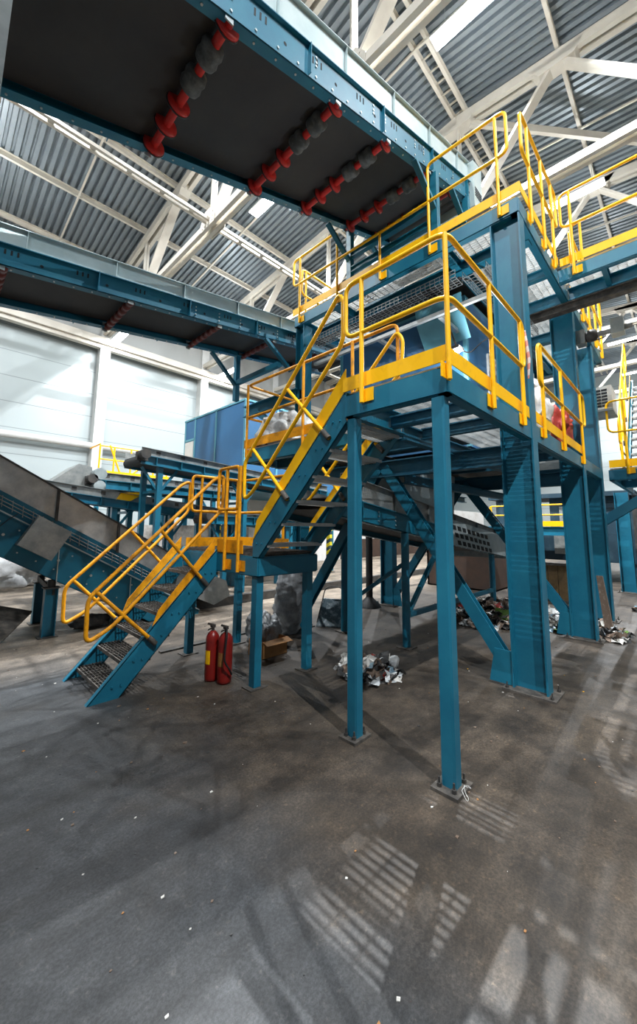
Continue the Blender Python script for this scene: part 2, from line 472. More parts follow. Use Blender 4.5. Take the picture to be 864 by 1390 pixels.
for (x, y, z, p) in ((-7.0, 2.9, 14.3, 1.2), (-7.5, 10.5, 13.8, 1.0), (0.3, 10.5, 13.8, 1.0), (0.3, -4.9, 14.0, 2.0), (8.2, -4.9, 14.0, 1.0), (-7.0, -4.9, 14.0, 1.5), (0.3, 16.0, 13.6, 0.35), (10.0, 16.0, 13.6, 0.3)):
    dlight(x, y, z, PW*p, 0.09)
    plight(x, y, z-0.7, PW*0.12, 0.15)

# world: dim, cool light from the open hall behind the camera
w = bpy.data.worlds.new('world'); sc.world = w; w.use_nodes = True
w.node_tree.nodes['Background'].inputs[0].default_value = (0.80, 0.90, 1.0, 1)
w.node_tree.nodes['Background'].inputs[1].default_value = 0.13
sc.view_settings.view_transform = 'Standard'; sc.view_settings.look = 'None'
sc.view_settings.gamma = 1; sc.view_settings.use_curve_mapping = False
sc.view_settings.exposure = 0.08

# ================================================================== helpers for plant
def grating(mb, x0, x1, y0, y1, z, pitch=0.04, depth=0.03, cross=0.12, along='y'):
    """z = top of bars"""
    if along == 'y':
        n = max(1, int(round((x1-x0)/pitch)))
        for i in range(n+1):
            x = x0 + (x1-x0)*i/n; mb.box((x-0.0022, y0, z-depth), (x+0.0022, y1, z))
        n = max(1, int(round((y1-y0)/cross)))
        for i in range(n+1):
            y = y0 + (y1-y0)*i/n; mb.box((x0, y-0.004, z-0.012), (x1, y+0.004, z-0.002))
    else:
        n = max(1, int(round((y1-y0)/pitch)))
        for i in range(n+1):
            y = y0 + (y1-y0)*i/n; mb.box((x0, y-0.0022, z-depth), (x1, y+0.0022, z))
        n = max(1, int(round((x1-x0)/cross)))
        for i in range(n+1):
            x = x0 + (x1-x0)*i/n; mb.box((x-0.004, y0, z-0.012), (x+0.004, y1, z-0.002))

def base_plate(mb, x, y, w, d, t=0.02):
    mb.box((x-w/2, y-d/2, 0.0), (x+w/2, y+d/2, t))
def anchors(mb, x, y, w, d, t=0.02):
    for sx in (-1, 1):
        for sy in (-1, 1):
            px, py = x+sx*(w/2-0.04), y+sy*(d/2-0.04)
            mb.cyl((px, py, t), (px, py, t+0.055), 0.007, 8); mb.cyl((px, py, t), (px, py, t+0.022), 0.016, 6)

def tube_column(x, y, w, top, lab, plate=None, group='slim platform columns', mat=None):
    t = thing('steel_column', lab, 'column', (x, y, 0), group)
    b = MB(); h = w/2; c = 0.012
    prof = [(-h+c, -h), (h-c, -h), (h, -h+c), (h, h-c), (h-c, h), (-h+c, h), (-h, h-c), (-h, -h+c)]
    b.ext(prof, (x, y, 0.02), (x, y, top), (0, 1, 0)); b.build('shaft', mat or BLUE, t)
    pw = plate or w*2.2
    b = MB(); base_plate(b, x, y, pw, pw*0.8); p = b.build('base_plate', TREAD, t)
    b = MB(); anchors(b, x, y, pw, pw*0.8); b.build('anchor_bolts', DARKST, p)
    return t

def h_column(x, y, dx, dy, z0, top, lab, group='H-section tower columns', name='steel_column'):
    """H column, flanges on the y faces, web in between seen from -x"""
    t = thing(name, lab, 'column', (x, y, z0), group)
    b = MB(); tk = 0.016
    b.box((x-dx/2, y-dy/2, z0+0.02), (x+dx/2, y-dy/2+tk, top))
    b.box((x-dx/2, y+dy/2-tk, z0+0.02), (x+dx/2, y+dy/2, top))
    b.box((x-0.008, y-dy/2+tk, z0+0.02), (x+0.008, y+dy/2-tk, top))
    b.build('shaft', BLUE, t)
    b = MB(); base_plate(b, x, y, dx+0.16, dy+0.16, 0.02) if z0 == 0 else b.box((x-dx/2-0.02, y-dy/2-0.02, z0), (x+dx/2+0.02, y+dy/2+0.02, z0+0.02))
    p = b.build('base_plate', TREAD if z0 == 0 else BLUE, t)
    if z0 == 0:
        b = MB(); anchors(b, x, y, dx+0.16, dy+0.16); b.build('anchor_bolts', DARKST, p)
    return t

def bracket(mb, p, out, z):
    """yellow angle bracket from post foot to beam; p=(x,y) of post, out = unit vector to the beam"""
    x, y = p; ox, oy = out
    sx, sy = -oy, ox
    a = (x, y); c = (x+ox*0.05, y+oy*0.05)
    pts = [(x-sx*0.0, y-sy*0.0), (x+sx*0.075, y+sy*0.075)]
    mb.box((min(a[0], c[0])-abs(sx)*0.0, min(a[1], c[1])-abs(sy)*0.0, z-0.045), (max(a[0], c[0])+abs(sx)*0.07+0.006, max(a[1], c[1])+abs(sy)*0.07+0.006, z+0.045))

# ================================================================== SORTING TOWER: columns
tube_column(2.475, 1.99, 0.095, 2.51, 'slim blue square column on bolted floor plate, left one under the landing corner', 0.2)
tube_column(2.455, 1.205, 0.095, 2.51, 'nearest slim blue square column, standing at the platform corner, wire at its foot', 0.22)
h_column(4.39, 1.27, 0.17, 0.32, 0, 5.13, 'big blue H-section column rising to the upper deck corner, shadow-striped')
h_column(6.99, 1.27, 0.17, 0.32, 0, 5.13, 'blue H-section column behind the wooden-sided bunker, second in the right row')
h_column(8.68, 1.27, 0.17, 0.30, 0, 5.13, 'farthest blue H-section column of the right row, beside the dark doorway')
h_column(4.42, 4.70, 0.20, 0.20, 0, 5.13, 'blue H-section column behind the stair landing, end of the middle conveyor')
h_column(6.99, 4.70, 0.17, 0.3, 0, 5.13, 'dark blue column at the back of the tower, seen under the inclined conveyor')
h_column(12.9, 1.3, 0.2, 0.3, 0, 2.6, 'blue column standing at the far right edge under the low far platform')

# braces
def brace(p0, p1, lab, h=0.12, w=0.10, up=(1, 0, 0), gus=True):
    b = MB(); b.ibeam(p0, p1, w, h, 0.012, up)
    if gus:
        sg = 1 if p1[1] < p0[1] else -1
        b.poly_prism([(p1[0]-0.07, p1[1]+sg*0.16, 0.03), (p1[0]-0.07, p1[1]-sg*0.06, 0.03), (p1[0]-0.07, p1[1]-sg*0.06, 0.36), (p1[0]-0.07, p1[1]+sg*0.10, 0.36)], (0.012, 0, 0))
    o = b.build('diagonal_brace', BLUE)
    off = (V(p0)+V(p1))/2
    for v in o.data.vertices: v.co -= off
    o.location = off
    return tag(o, lab, 'brace', 'diagonal braces of the tower')
brace((4.39, 2.98, 2.42), (4.39, 1.50, 0.22), 'blue diagonal brace running down right to the foot of the big shadow-striped column', 0.14)
brace((4.39, 3.08, 2.42), (4.39, 4.58, 0.25), 'blue diagonal brace running down left towards the scoop behind the landing', 0.14)
brace((6.99, 3.0, 2.42), (6.99, 1.46, 0.3), 'dark diagonal brace meeting the second right-row column low down', 0.14)
brace((6.99, 3.05, 2.42), (6.99, 4.5, 0.3), 'dark diagonal brace in the back frame under the silver chute conveyor', 0.14)
brace((8.85, 1.2, 1.75), (8.98, 0.1, 2.52), 'blue diagonal brace rising to the far right platform', 0.16, 0.16, gus=False)
# ================================================================== mid platform
ZM0, ZM1 = 2.52, 2.72
def deck_beam(mb, p0, p1, h=0.2, w=0.1): mb.ibeam(p0, p1, h, w, 0.012)
t = thing('mezzanine_platform', 'blue framed middle platform with grating floor and yellow kick boards, carried by the slim columns', 'platform', (2.43, 1.15, ZM0))
b = MB(); zc = (ZM0+ZM1)/2
b.chan((2.42, 2.04, zc), (2.42, 1.13, zc), 0.2, -0.07)
b.chan((2.42, 1.13, zc), (4.31, 1.13, zc), 0.2, -0.07)
b.chan((4.48, 1.13, zc), (6.90, 1.13, zc), 0.2, -0.07)
b.chan((7.08, 1.13, zc), (8.59, 1.13, zc), 0.2, -0.07)
b.chan((2.42, 2.03, zc), (3.25, 2.03, zc), 0.2, 0.07)
b.chan((3.25, 4.65, zc), (3.25, 2.03, zc), 0.2, -0.07)
b.chan((4.31, 4.65, zc), (3.25, 4.65, zc), 0.2, -0.07)
b.chan((6.9, 4.65, zc), (4.53, 4.65, zc), 0.2, -0.07)
b.chan((8.6, 4.65, zc), (7.08, 4.65, zc), 0.2, -0.07)
b.chan((8.6, 1.44, zc), (8.6, 4.65, zc), 0.2, 0.07)
b.build('edge_channel', BLUE, t)
b = MB()
b.ibeam((4.39, 1.44, 2.40), (4.39, 4.59, 2.40), 0.22, 0.13)
b.ibeam((6.99, 1.44, 2.40), (6.99, 4.54, 2.40), 0.22, 0.13)
b.ibeam((3.3, 2.03, 2.56), (8.6, 2.03, 2.56), 0.16, 0.09)
b.ibeam((3.3, 3.3, 2.56), (8.6, 3.3, 2.56), 0.16, 0.09)
for x in (3.05, 3.65, 5.2, 5.9, 7.7): b.ibeam((x, 1.16, 2.60), (x, 2.0, 2.60), 0.12, 0.07)
for x in (3.8, 5.3, 6.1, 7.8): b.ibeam((x, 2.05, 2.57), (x, 4.6, 2.57), 0.14, 0.08)
b.ibeam((4.42, 2.7, 2.25), (8.6, 2.7, 2.25), 0.12, 0.1)
b.ibeam((4.42, 3.7, 2.25), (8.6, 3.7, 2.25), 0.12, 0.1)
b.build('floor_joists', BLUED, t)
b = MB()
grating(b, 2.45, 3.25, 1.16, 2.02, 2.745)
grating(b, 3.25, 8.6, 1.16, 2.02, 2.745)
grating(b, 3.28, 4.35, 2.05, 4.62, 2.745, 0.04, 0.03, 0.15)
b.build('grating', GRATE, t)
b = MB(); b.box((4.45, 2.05, 2.725), (5.0, 4.6, 2.735)); b.box((6.1, 2.05, 2.725), (8.6, 4.6, 2.735)); b.box((5.0, 3.4, 2.725), (6.1, 4.6, 2.735))
b.build('floor_plate', DARKST, t)
b = MB(); b.box((2.405, 1.125, 2.75), (2.413, 2.06, 2.87)); b.box((2.413, 1.125, 2.75), (4.30, 1.133, 2.87)); b.build('kick_board', YEL, t)
b = MB(); b.box((4.49, 1.115, 2.75), (6.89, 1.123, 2.87)); b.build('kick_board', YEL, t)
b = MB(); b.box((3.215, 2.06, 2.75), (3.223, 4.68, 2.87)); b.box((3.2231, 4.672, 2.75), (4.3, 4.68, 2.87)); b.build('kick_board', ORA, t)

# ---- railings
def railing(name, lab, loops, posts, mat=YEL, foot=None, group=None, r=RT):
    """loops: list of (points, closed, fillet radius); posts: list of (x,y,z0,z1,outward (dx,dy))"""
    p0 = posts[0] if posts else (*loops[0][0][0], 0, (0, 0))
    t = thing(name, lab, 'railing', (p0[0], p0[1], p0[2]), group)
    for pts, closed, rad in loops:
        b = MB(); b.tube(fillet(pts, rad, 5, closed), r, 8, closed); b.build('rail', mat, t)
    for (x, y, z0, z1, o) in posts:
        b = MB(); b.cyl((x, y, z0), (x, y, z1), r*0.98, 8); p = b.build('post', mat, t)
        if foot is not False:
            b = MB()
            ox, oy = o
            # angle: short plate from the post to the beam + plate flat on the beam with two bolts
            cx, cy = x+ox*0.028, y+oy*0.028
            if abs(ox) > 0: b.box((x, y-0.004, z0+0.01), (x+ox*0.030, y+0.004, z0+0.12)); b.box((x+ox*0.024, y-0.095, z0+0.01), (x+ox*0.031, y+0.03, z0+0.12))
            else: b.box((x-0.004, y, z0+0.01), (x+0.004, y+oy*0.028, z0+0.12)); b.box((x-0.07, y+oy*0.021, z0+0.01), (x+0.06, y+oy*0.028, z0+0.12))
            b.build('bracket', mat, p)
    return t
px, py = 2.37, 1.085
railing('platform_railing', 'bright yellow tubular railing wrapping the near corner of the middle platform',
        [([(px, 2.0, 3.68), (px, py, 3.68), (4.06, py, 3.68), (4.06, py, 3.20), (px, py, 3.20), (px, 2.0, 3.20)], True, 0.10)],
        [(px, 1.83, 2.60, 3.68, (1, 0)), (px+0.01, py+0.01, 2.60, 3.68, (0, 1)), (3.17, py, 2.58, 3.68, (0, 1)), (3.98, py, 2.60, 3.68, (0, 1))])
railing('platform_railing', 'yellow tubular railing beside the white and red sacks on the right walkway',
        [([(4.60, py, 3.68), (7.08, py, 3.68), (7.08, py, 3.20), (4.60, py, 3.20)], True, 0.10)],
        [(4.70, py, 2.60, 3.68, (0, 1)), (5.63, py, 2.60, 3.68, (0, 1)), (6.82, py, 2.58, 3.68, (0, 1))])
railing('balcony_railing', 'orange-yellow railing around the left balcony corner with the plastic-filled bag',
        [([(3.22, 2.02, 2.9), (3.22, 2.02, 3.70), (3.22, 4.62, 3.70), (4.35, 4.62, 3.70)], False, 0.09),
         ([(3.22, 2.0, 3.22), (3.22, 4.62, 3.20), (4.35, 4.62, 3.20)], False, 0.02)],
        [(3.20, 4.60, 2.60, 3.70, (1, 0)), (3.20, 3.40, 2.60, 3.70, (1, 0)), (3.20, 2.6, 2.60, 3.70, (1, 0)), (4.3, 4.66, 2.60, 3.70, (0, -1))], ORA)

# ================================================================== landing
t = thing('stair_landing', 'low blue landing on four legs between the two stair flights', 'platform', (2.42, 3.2, 0))
zc = 1.19
b = MB()
b.chan((2.42, 4.78, zc), (2.42, 3.2, zc), 0.20, -0.07)
b.chan((2.42, 3.2, zc), (3.27, 3.2, zc), 0.20, -0.07)
b.chan((3.27, 3.2, zc), (3.27, 4.78, zc), 0.20, -0.07)
b.chan((3.27, 4.78, zc), (2.42, 4.78, zc), 0.20, -0.07)
b.ibeam((2.45, 4.0, zc), (3.25, 4.0, zc), 0.14, 0.08)
b.build('frame', BLUE, t)
b = MB(); grating(b, 2.43, 3.26, 3.21, 4.77, 1.325, 0.035); b.build('grating', TREAD, t)
b = MB()
b.box((2.43, 4.77, 1.33), (3.27, 4.78, 1.45)); b.build('kick_board', ORA, t)
b = MB(); b.box((3.262, 3.7, 1.33), (3.27, 4.769, 1.45)); b.build('kick_board', ORA, t)
b = MB(); b.box((2.41, 3.47, 1.31), (2.418, 3.98, 1.45)); b.build('kick_board', ORA, t)
for (lx, ly) in ((2.48, 3.28), (3.20, 3.28), (2.50, 4.70), (3.19, 4.66)):
    b = MB(); b.bar((lx, ly, 0.012), (lx, ly, 1.09), 0.085, 0.085, (0, 1, 0)); lg = b.build('leg', BLUE, t)
    b = MB(); b.box((lx-0.1, ly-0.08, 0), (lx+0.1, ly+0.08, 0.012)); b.build('base_plate', TREAD, lg)

# ---- stair flights
def stairs(lab, p0, p1, wdir, width, ntread, first, mat_kick, treadmat, kick=(0.25, 1.0), name='steel_stair', h=0.2, kh=0.13):
    """p0 foot, p1 head of the near stringer centre line; wdir = unit vector across"""
    p0 = V(p0); p1 = V(p1); W = V(wdir)*width
    t = thing(name, lab, 'stair', p0)
    d = (p1-p0); run = V((d.x, d.y, 0)).normalized(); dn = d.normalized()
    perp = V((0, 0, 1)) - dn*dn.z; perp.normalize()
    for k in (0, 1):
        o = W*k
        # stringer plate: parallelogram cut flat at the foot, plumb at the head
        a = p0+o; c = p1+o; sgn = 1 if k == 0 else -1
        q = h/2/ perp.z
        tk = W.normalized()*0.010*sgn
        zb = 0.0
        foot = [a + V((0, 0, q)), a + V((0, 0, -q))]
        if a.z <= 0.3:
            # cut on the floor
            s1 = dn*(-(a.z+q)/dn.z); s2 = dn*(-(a.z-q)/dn.z)
            foot = [a+V((0, 0, q))+s1, a+V((0, 0, -q))+s2]
        pts = [foot[0], foot[1], c+V((0, 0, -q)), c+V((0, 0, q))]
        b = MB(); b.poly_prism(pts, tk)
        fl = W.normalized()*0.06*sgn
        for hh in (q, -q):   # flanges
            s_ = foot[0] if hh > 0 else foot[1]
            b.poly_prism([s_, c+V((0, 0, hh)), c+V((0, 0, hh-0.012*(1 if hh > 0 else -1))), s_+V((0, 0, -0.012*(1 if hh > 0 else -1)))], fl)
        for j in range(int(ntread)):
            pp = p0+d*((j+first)/ntread)+o
            for e in (-0.04, 0.04): b.bolt(pp+run*e, -W.normalized()*sgn, 0.009, 0.012)
        b.build('stringer', BLUE, t)
        # kick board above the stringer
        a1 = p0+d*kick[0]+o+V((0, 0, q+0.012)); c1 = p0+d*kick[1]+o+V((0, 0, q+0.012)); kk = V((0, 0, kh/perp.z))
        b = MB(); b.poly_prism([a1, c1, c1+kk, a1+kk+run*0.05], W.normalized()*0.006*sgn); b.build('kick_board', mat_kick, t)
    for j in range(int(ntread)):
        c = p0+d*((j+first)/ntread)
        a = c - run*0.125; e = c + run*0.125
        b = MB(); n = 9
        for i in range(n):
            q_ = a + (e-a)*(i/(n-1))
            hgt = 0.035
            b.bar(q_+W*0.012+V((0, 0, -hgt/2)), q_+W*0.988+V((0, 0, -hgt/2)), 0.012 if i in (0, n-1) else 0.006, hgt)
        nn = 12
        for i in range(nn):
            q0 = a+W*(0.02+0.96*i/(nn-1))+V((0, 0, -0.008)); b.bar(q0, q0+(e-a), 0.006, 0.01)
        b.build('tread', treadmat, t)
    return t
# lower flight: along +x, near stringer y = 3.97, far y = 4.82
stairs('lower steel stair flight with worn yellow kick boards rising from the floor to the landing',
       (1.33, 3.97, 0.03), (2.41, 3.97, 1.19), (0, 1, 0), 0.84, 6, 0.42, ORA, TREAD, (0.35, 0.97), kh=0.10)
# upper flight: along -y from the landing to the middle platform
stairs('upper steel stair flight with bright yellow kick boards between landing and middle platform',
       (2.42, 3.30, 1.32), (2.42, 2.04, 2.62), (1, 0, 0), 0.80, 6, 0.5, YEL, GRATE, (0.0, 1.0))
# stair railings
def stair_rail(lab, loop, posts, mat):
    t = thing('stair_railing', lab, 'railing', loop[0])
    b = MB(); b.tube(fillet(loop, 0.08, 5, True), RT, 8, True); b.build('rail', mat, t)
    for p, q in posts:
        b = MB(); b.cyl(p, q, RT*0.95, 8); pp = b.build('post', mat, t)
        q = V(q); p = V(p); dd = (q-p).normalized()
        b = MB(); b.cyl(q-dd*0.11, q-dd*0.0, RT*1.35, 8); b.build('clamp', TREAD, pp)
    return t
yl = 3.945
stair_rail('orange-yellow handrail on the near side of the lower stair flight, with looped foot end',
           [(1.10, yl, 0.94), (1.11, yl, 0.55), (1.32, yl, 0.66), (2.44, yl, 1.80), (2.44, yl, 2.20), (2.33, yl, 2.15)],
           [((1.73, yl, 1.55), (2.28, yl, 0.95)), ((1.15, yl, 1.01), (1.74, yl, 0.43))], ORA)
yl = 4.84
stair_rail('orange-yellow handrail on the far side of the lower stair flight, nearer the silver conveyor',
           [(1.12, yl, 0.94), (1.13, yl, 0.55), (1.34, yl, 0.66), (2.48, yl, 1.80), (2.48, yl, 2.20), (2.37, yl, 2.15)],
           [((1.76, yl, 1.53), (2.30, yl, 0.97)), ((1.19, yl, 1.01), (1.72, yl, 0.47))], ORA)
xs = 2.395
stair_rail('yellow handrail on the near side of the upper stair flight, long slanting double tube',
           [(xs, 2.10, 3.66), (xs, 3.46, 2.30), (xs, 3.45, 1.88), (xs, 3.28, 1.98), (xs, 2.05, 3.20), (xs, 2.05, 3.60)],
           [((xs, 3.31, 2.42), (xs, 2.74, 1.86)), ((xs, 2.77, 2.95), (xs, 2.21, 2.37))], YEL)
xs = 3.235
stair_rail('yellow handrail on the far side of the upper stair flight, partly hidden behind the treads',
           [(xs-0.03, 2.02, 3.60), (xs-0.03, 3.42, 2.25), (xs-0.03, 3.42, 1.88), (xs-0.03, 3.28, 1.92), (xs-0.03, 1.97, 3.18), (xs-0.03, 1.95, 3.50)],
           [((xs-0.03, 3.2, 2.45), (xs-0.03, 2.72, 1.9)), ((xs-0.03, 2.7, 2.9), (xs-0.03, 2.2, 2.37))], YEL)
# landing rails
xf = 2.375
railing('landing_railing', 'short orange-yellow double-post railing on the near edge of the landing between both flights',
        [([(xf, 3.93, 2.26), (xf, 3.52, 2.26), (xf, 3.52, 1.79), (xf, 3.93, 1.79)], True, 0.06)],
        [(xf, 3.76, 1.12, 2.26, (1, 0)), (xf, 3.50, 1.12, 2.26, (1, 0))], ORA)
railing('landing_railing', 'orange-yellow railing along the far side of the landing, against the white wall',
        [([(2.50, 4.81, 2.28), (3.25, 4.81, 2.28), (3.30, 4.75, 2.28), (3.30, 3.75, 2.28), (3.30, 3.75, 1.80), (3.30, 4.75, 1.80), (3.25, 4.81, 1.80), (2.50, 4.81, 1.80)], True, 0.06)],
        [(2.64, 4.81, 1.14, 2.28, (0, -1)), (3.22, 4.81, 1.14, 2.28, (0, -1)), (3.30, 3.85, 1.14, 2.28, (-1, 0))], ORA)

# ================================================================== upper platform
ZU0, ZU1 = 5.13, 5.33
t = thing('upper_platform', 'high blue platform with see-through grating and long yellow kick board under the discharge conveyor', 'platform', (4.3, 1.1, ZU0))
zc = (ZU0+ZU1)/2
b = MB()
b.chan((4.31, 4.82, zc), (4.31, 1.12, zc), 0.196, -0.08)
b.chan((4.31, 1.12, zc), (9.8, 1.12, zc), 0.196, -0.08)
b.chan((9.8, 4.82, zc), (4.31, 4.82, zc), 0.196, -0.08)
b.chan((9.8, 1.12, zc), (9.8, 4.82, zc), 0.196, -0.08)
b.build('edge_channel', BLUE, t)
b = MB()
b.ibeam((4.9, 1.16, 5.2), (4.9, 4.78, 5.2), 0.16, 0.14)
for x in (6.72, 8.0): b.ibeam((x, 1.16, zc), (x, 4.78, zc), 0.2, 0.12)
for y in (2.05, 3.9): b.ibeam((4.35, y, 5.22), (9.75, y, 5.22), 0.14, 0.1)
b.ibeam((5.8, 1.16, 5.2), (5.8, 2.0, 5.2), 0.14, 0.08)
b.build('floor_joists', BLUE, t)
b = MB()
grating(b, 4.33, 9.78, 1.14, 2.02, 5.36, 0.045, 0.03, 0.1)
grating(b, 4.33, 4.85, 2.08, 4.80, 5.36, 0.045, 0.03, 0.1)
grating(b, 4.95, 6.7, 3.95, 4.80, 5.36, 0.045, 0.03, 0.1)
b.build('grating', GRATE, t)
b = MB(); b.box((4.95, 2.08, 5.335), (9.75, 3.9, 5.345)); b.build('floor_plate', DARKST, t)
b = MB(); b.box((4.285, 1.08, 5.36), (4.293, 4.86, 5.48)); b.build('kick_board', YEL, t)
b = MB(); b.box((4.293, 1.08, 5.36), (6.0, 1.088, 5.48)); b.build('kick_board', YEL, t)
b = MB(); b.box((6.76, 1.08, 5.36), (9.8, 1.088, 5.48)); b.build('kick_board', YEL, t)
xu = 4.26
railing('upper_railing', 'yellow railing along the long left side of the high platform, under the large conveyor',
        [([(xu, 2.17, 5.38), (xu, 2.17, 6.45), (xu, 1.18, 6.45), (xu, 1.18, 5.90), (xu, 3.6, 5.90), (xu, 4.82, 5.90), (xu, 4.82, 6.40), (xu, 3.78, 6.40), (xu, 3.78, 5.38)], False, 0.09)],
        [(xu, 1.30, 5.16, 6.45, (1, 0)), (xu, 2.17, 5.16, 6.0, (1, 0)), (xu, 2.95, 5.16, 5.90, (1, 0)), (xu, 3.78, 5.16, 6.0, (1, 0)), (xu, 4.66, 5.16, 6.40, (1, 0))])
yu = 1.06
railing('upper_railing', 'yellow railing on the right-hand edge of the high platform, receding from its near corner',
        [([(4.36, yu, 6.43), (5.95, yu, 6.43), (5.95, yu, 5.90), (4.36, yu, 5.90)], True, 0.09)],
        [(4.62, yu, 5.16, 6.43, (0, 1)), (5.2, yu, 5.16, 6.43, (0, 1)), (5.70, yu, 5.16, 6.43, (0, 1))])
railing('upper_railing', 'far yellow railing of the high platform, seen beneath the bridge against the bright roof',
        [([(6.85, yu, 6.43), (9.7, yu, 6.43), (9.7, yu, 5.90), (6.85, yu, 5.90)], True, 0.09)],
        [(x, yu, 5.16, 6.43, (0, 1)) for x in (6.95, 7.6, 8.2, 8.9, 9.55)])
railing('upper_railing', 'yellow railing end loop at the back left of the high platform above the middle conveyor',
        [([(4.5, 4.86, 6.40), (6.4, 4.86, 6.40), (6.4, 4.86, 5.90), (4.5, 4.86, 5.90)], True, 0.08)],
        [(4.6, 4.86, 5.16, 6.40, (0, -1)), (6.2, 4.86, 5.16, 6.40, (0, -1))])
# bridge to the right
t = thing('access_bridge', 'blue and yellow grating bridge leaving the high platform towards the right edge', 'bridge', (6.05, 1.0, ZU0))
b = MB(); b.chan((6.08, 1.1, zc), (6.08, -3, zc), 0.2, -0.07); b.chan((6.72, -3, zc), (6.72, 1.1, zc), 0.2, -0.07)
for y in (0.62, 0.05, -0.6, -1.3): b.chan((6.1, y, zc), (6.7, y, zc), 0.16, 0.06)
b.build('frame', BLUE, t)
b = MB(); grating(b, 6.09, 6.71, -3, 1.06, 5.36, 0.045, 0.03, 0.1); b.build('grating', GRATE, t)
b = MB(); b.box((6.045, -3, 5.36), (6.053, 1.07, 5.48)); b.build('kick_board', YEL, t)
b = MB(); b.box((6.745, -3, 5.36), (6.753, 1.07, 5.48)); b.build('kick_board', YEL, t)
b = MB(); b.ibeam((6.72, 2.2, 5.06), (6.72, -3, 5.06), 0.12, 0.14); b.build('bearer_beam', TREAD, t)
for xb, lab in ((6.02, 'yellow railing on the near side of the bridge in front of the glaring lamp'), (6.78, 'yellow railing on the far side of the bridge at the right edge')):
    o = 1 if xb < 6.4 else -1
    railing('bridge_railing', lab,
        [([(xb, 1.02, 6.45), (xb, -2.9, 6.45), (xb, -2.9, 5.92), (xb, 1.02, 5.92)], True, 0.09)],
        [(xb, 0.9, 5.16, 6.45, (o, 0)), (xb, 0.02, 5.16, 6.45, (o, 0)), (xb, -1.0, 5.16, 6.45, (o, 0)), (xb, -2.0, 5.16, 6.45, (o, 0))])

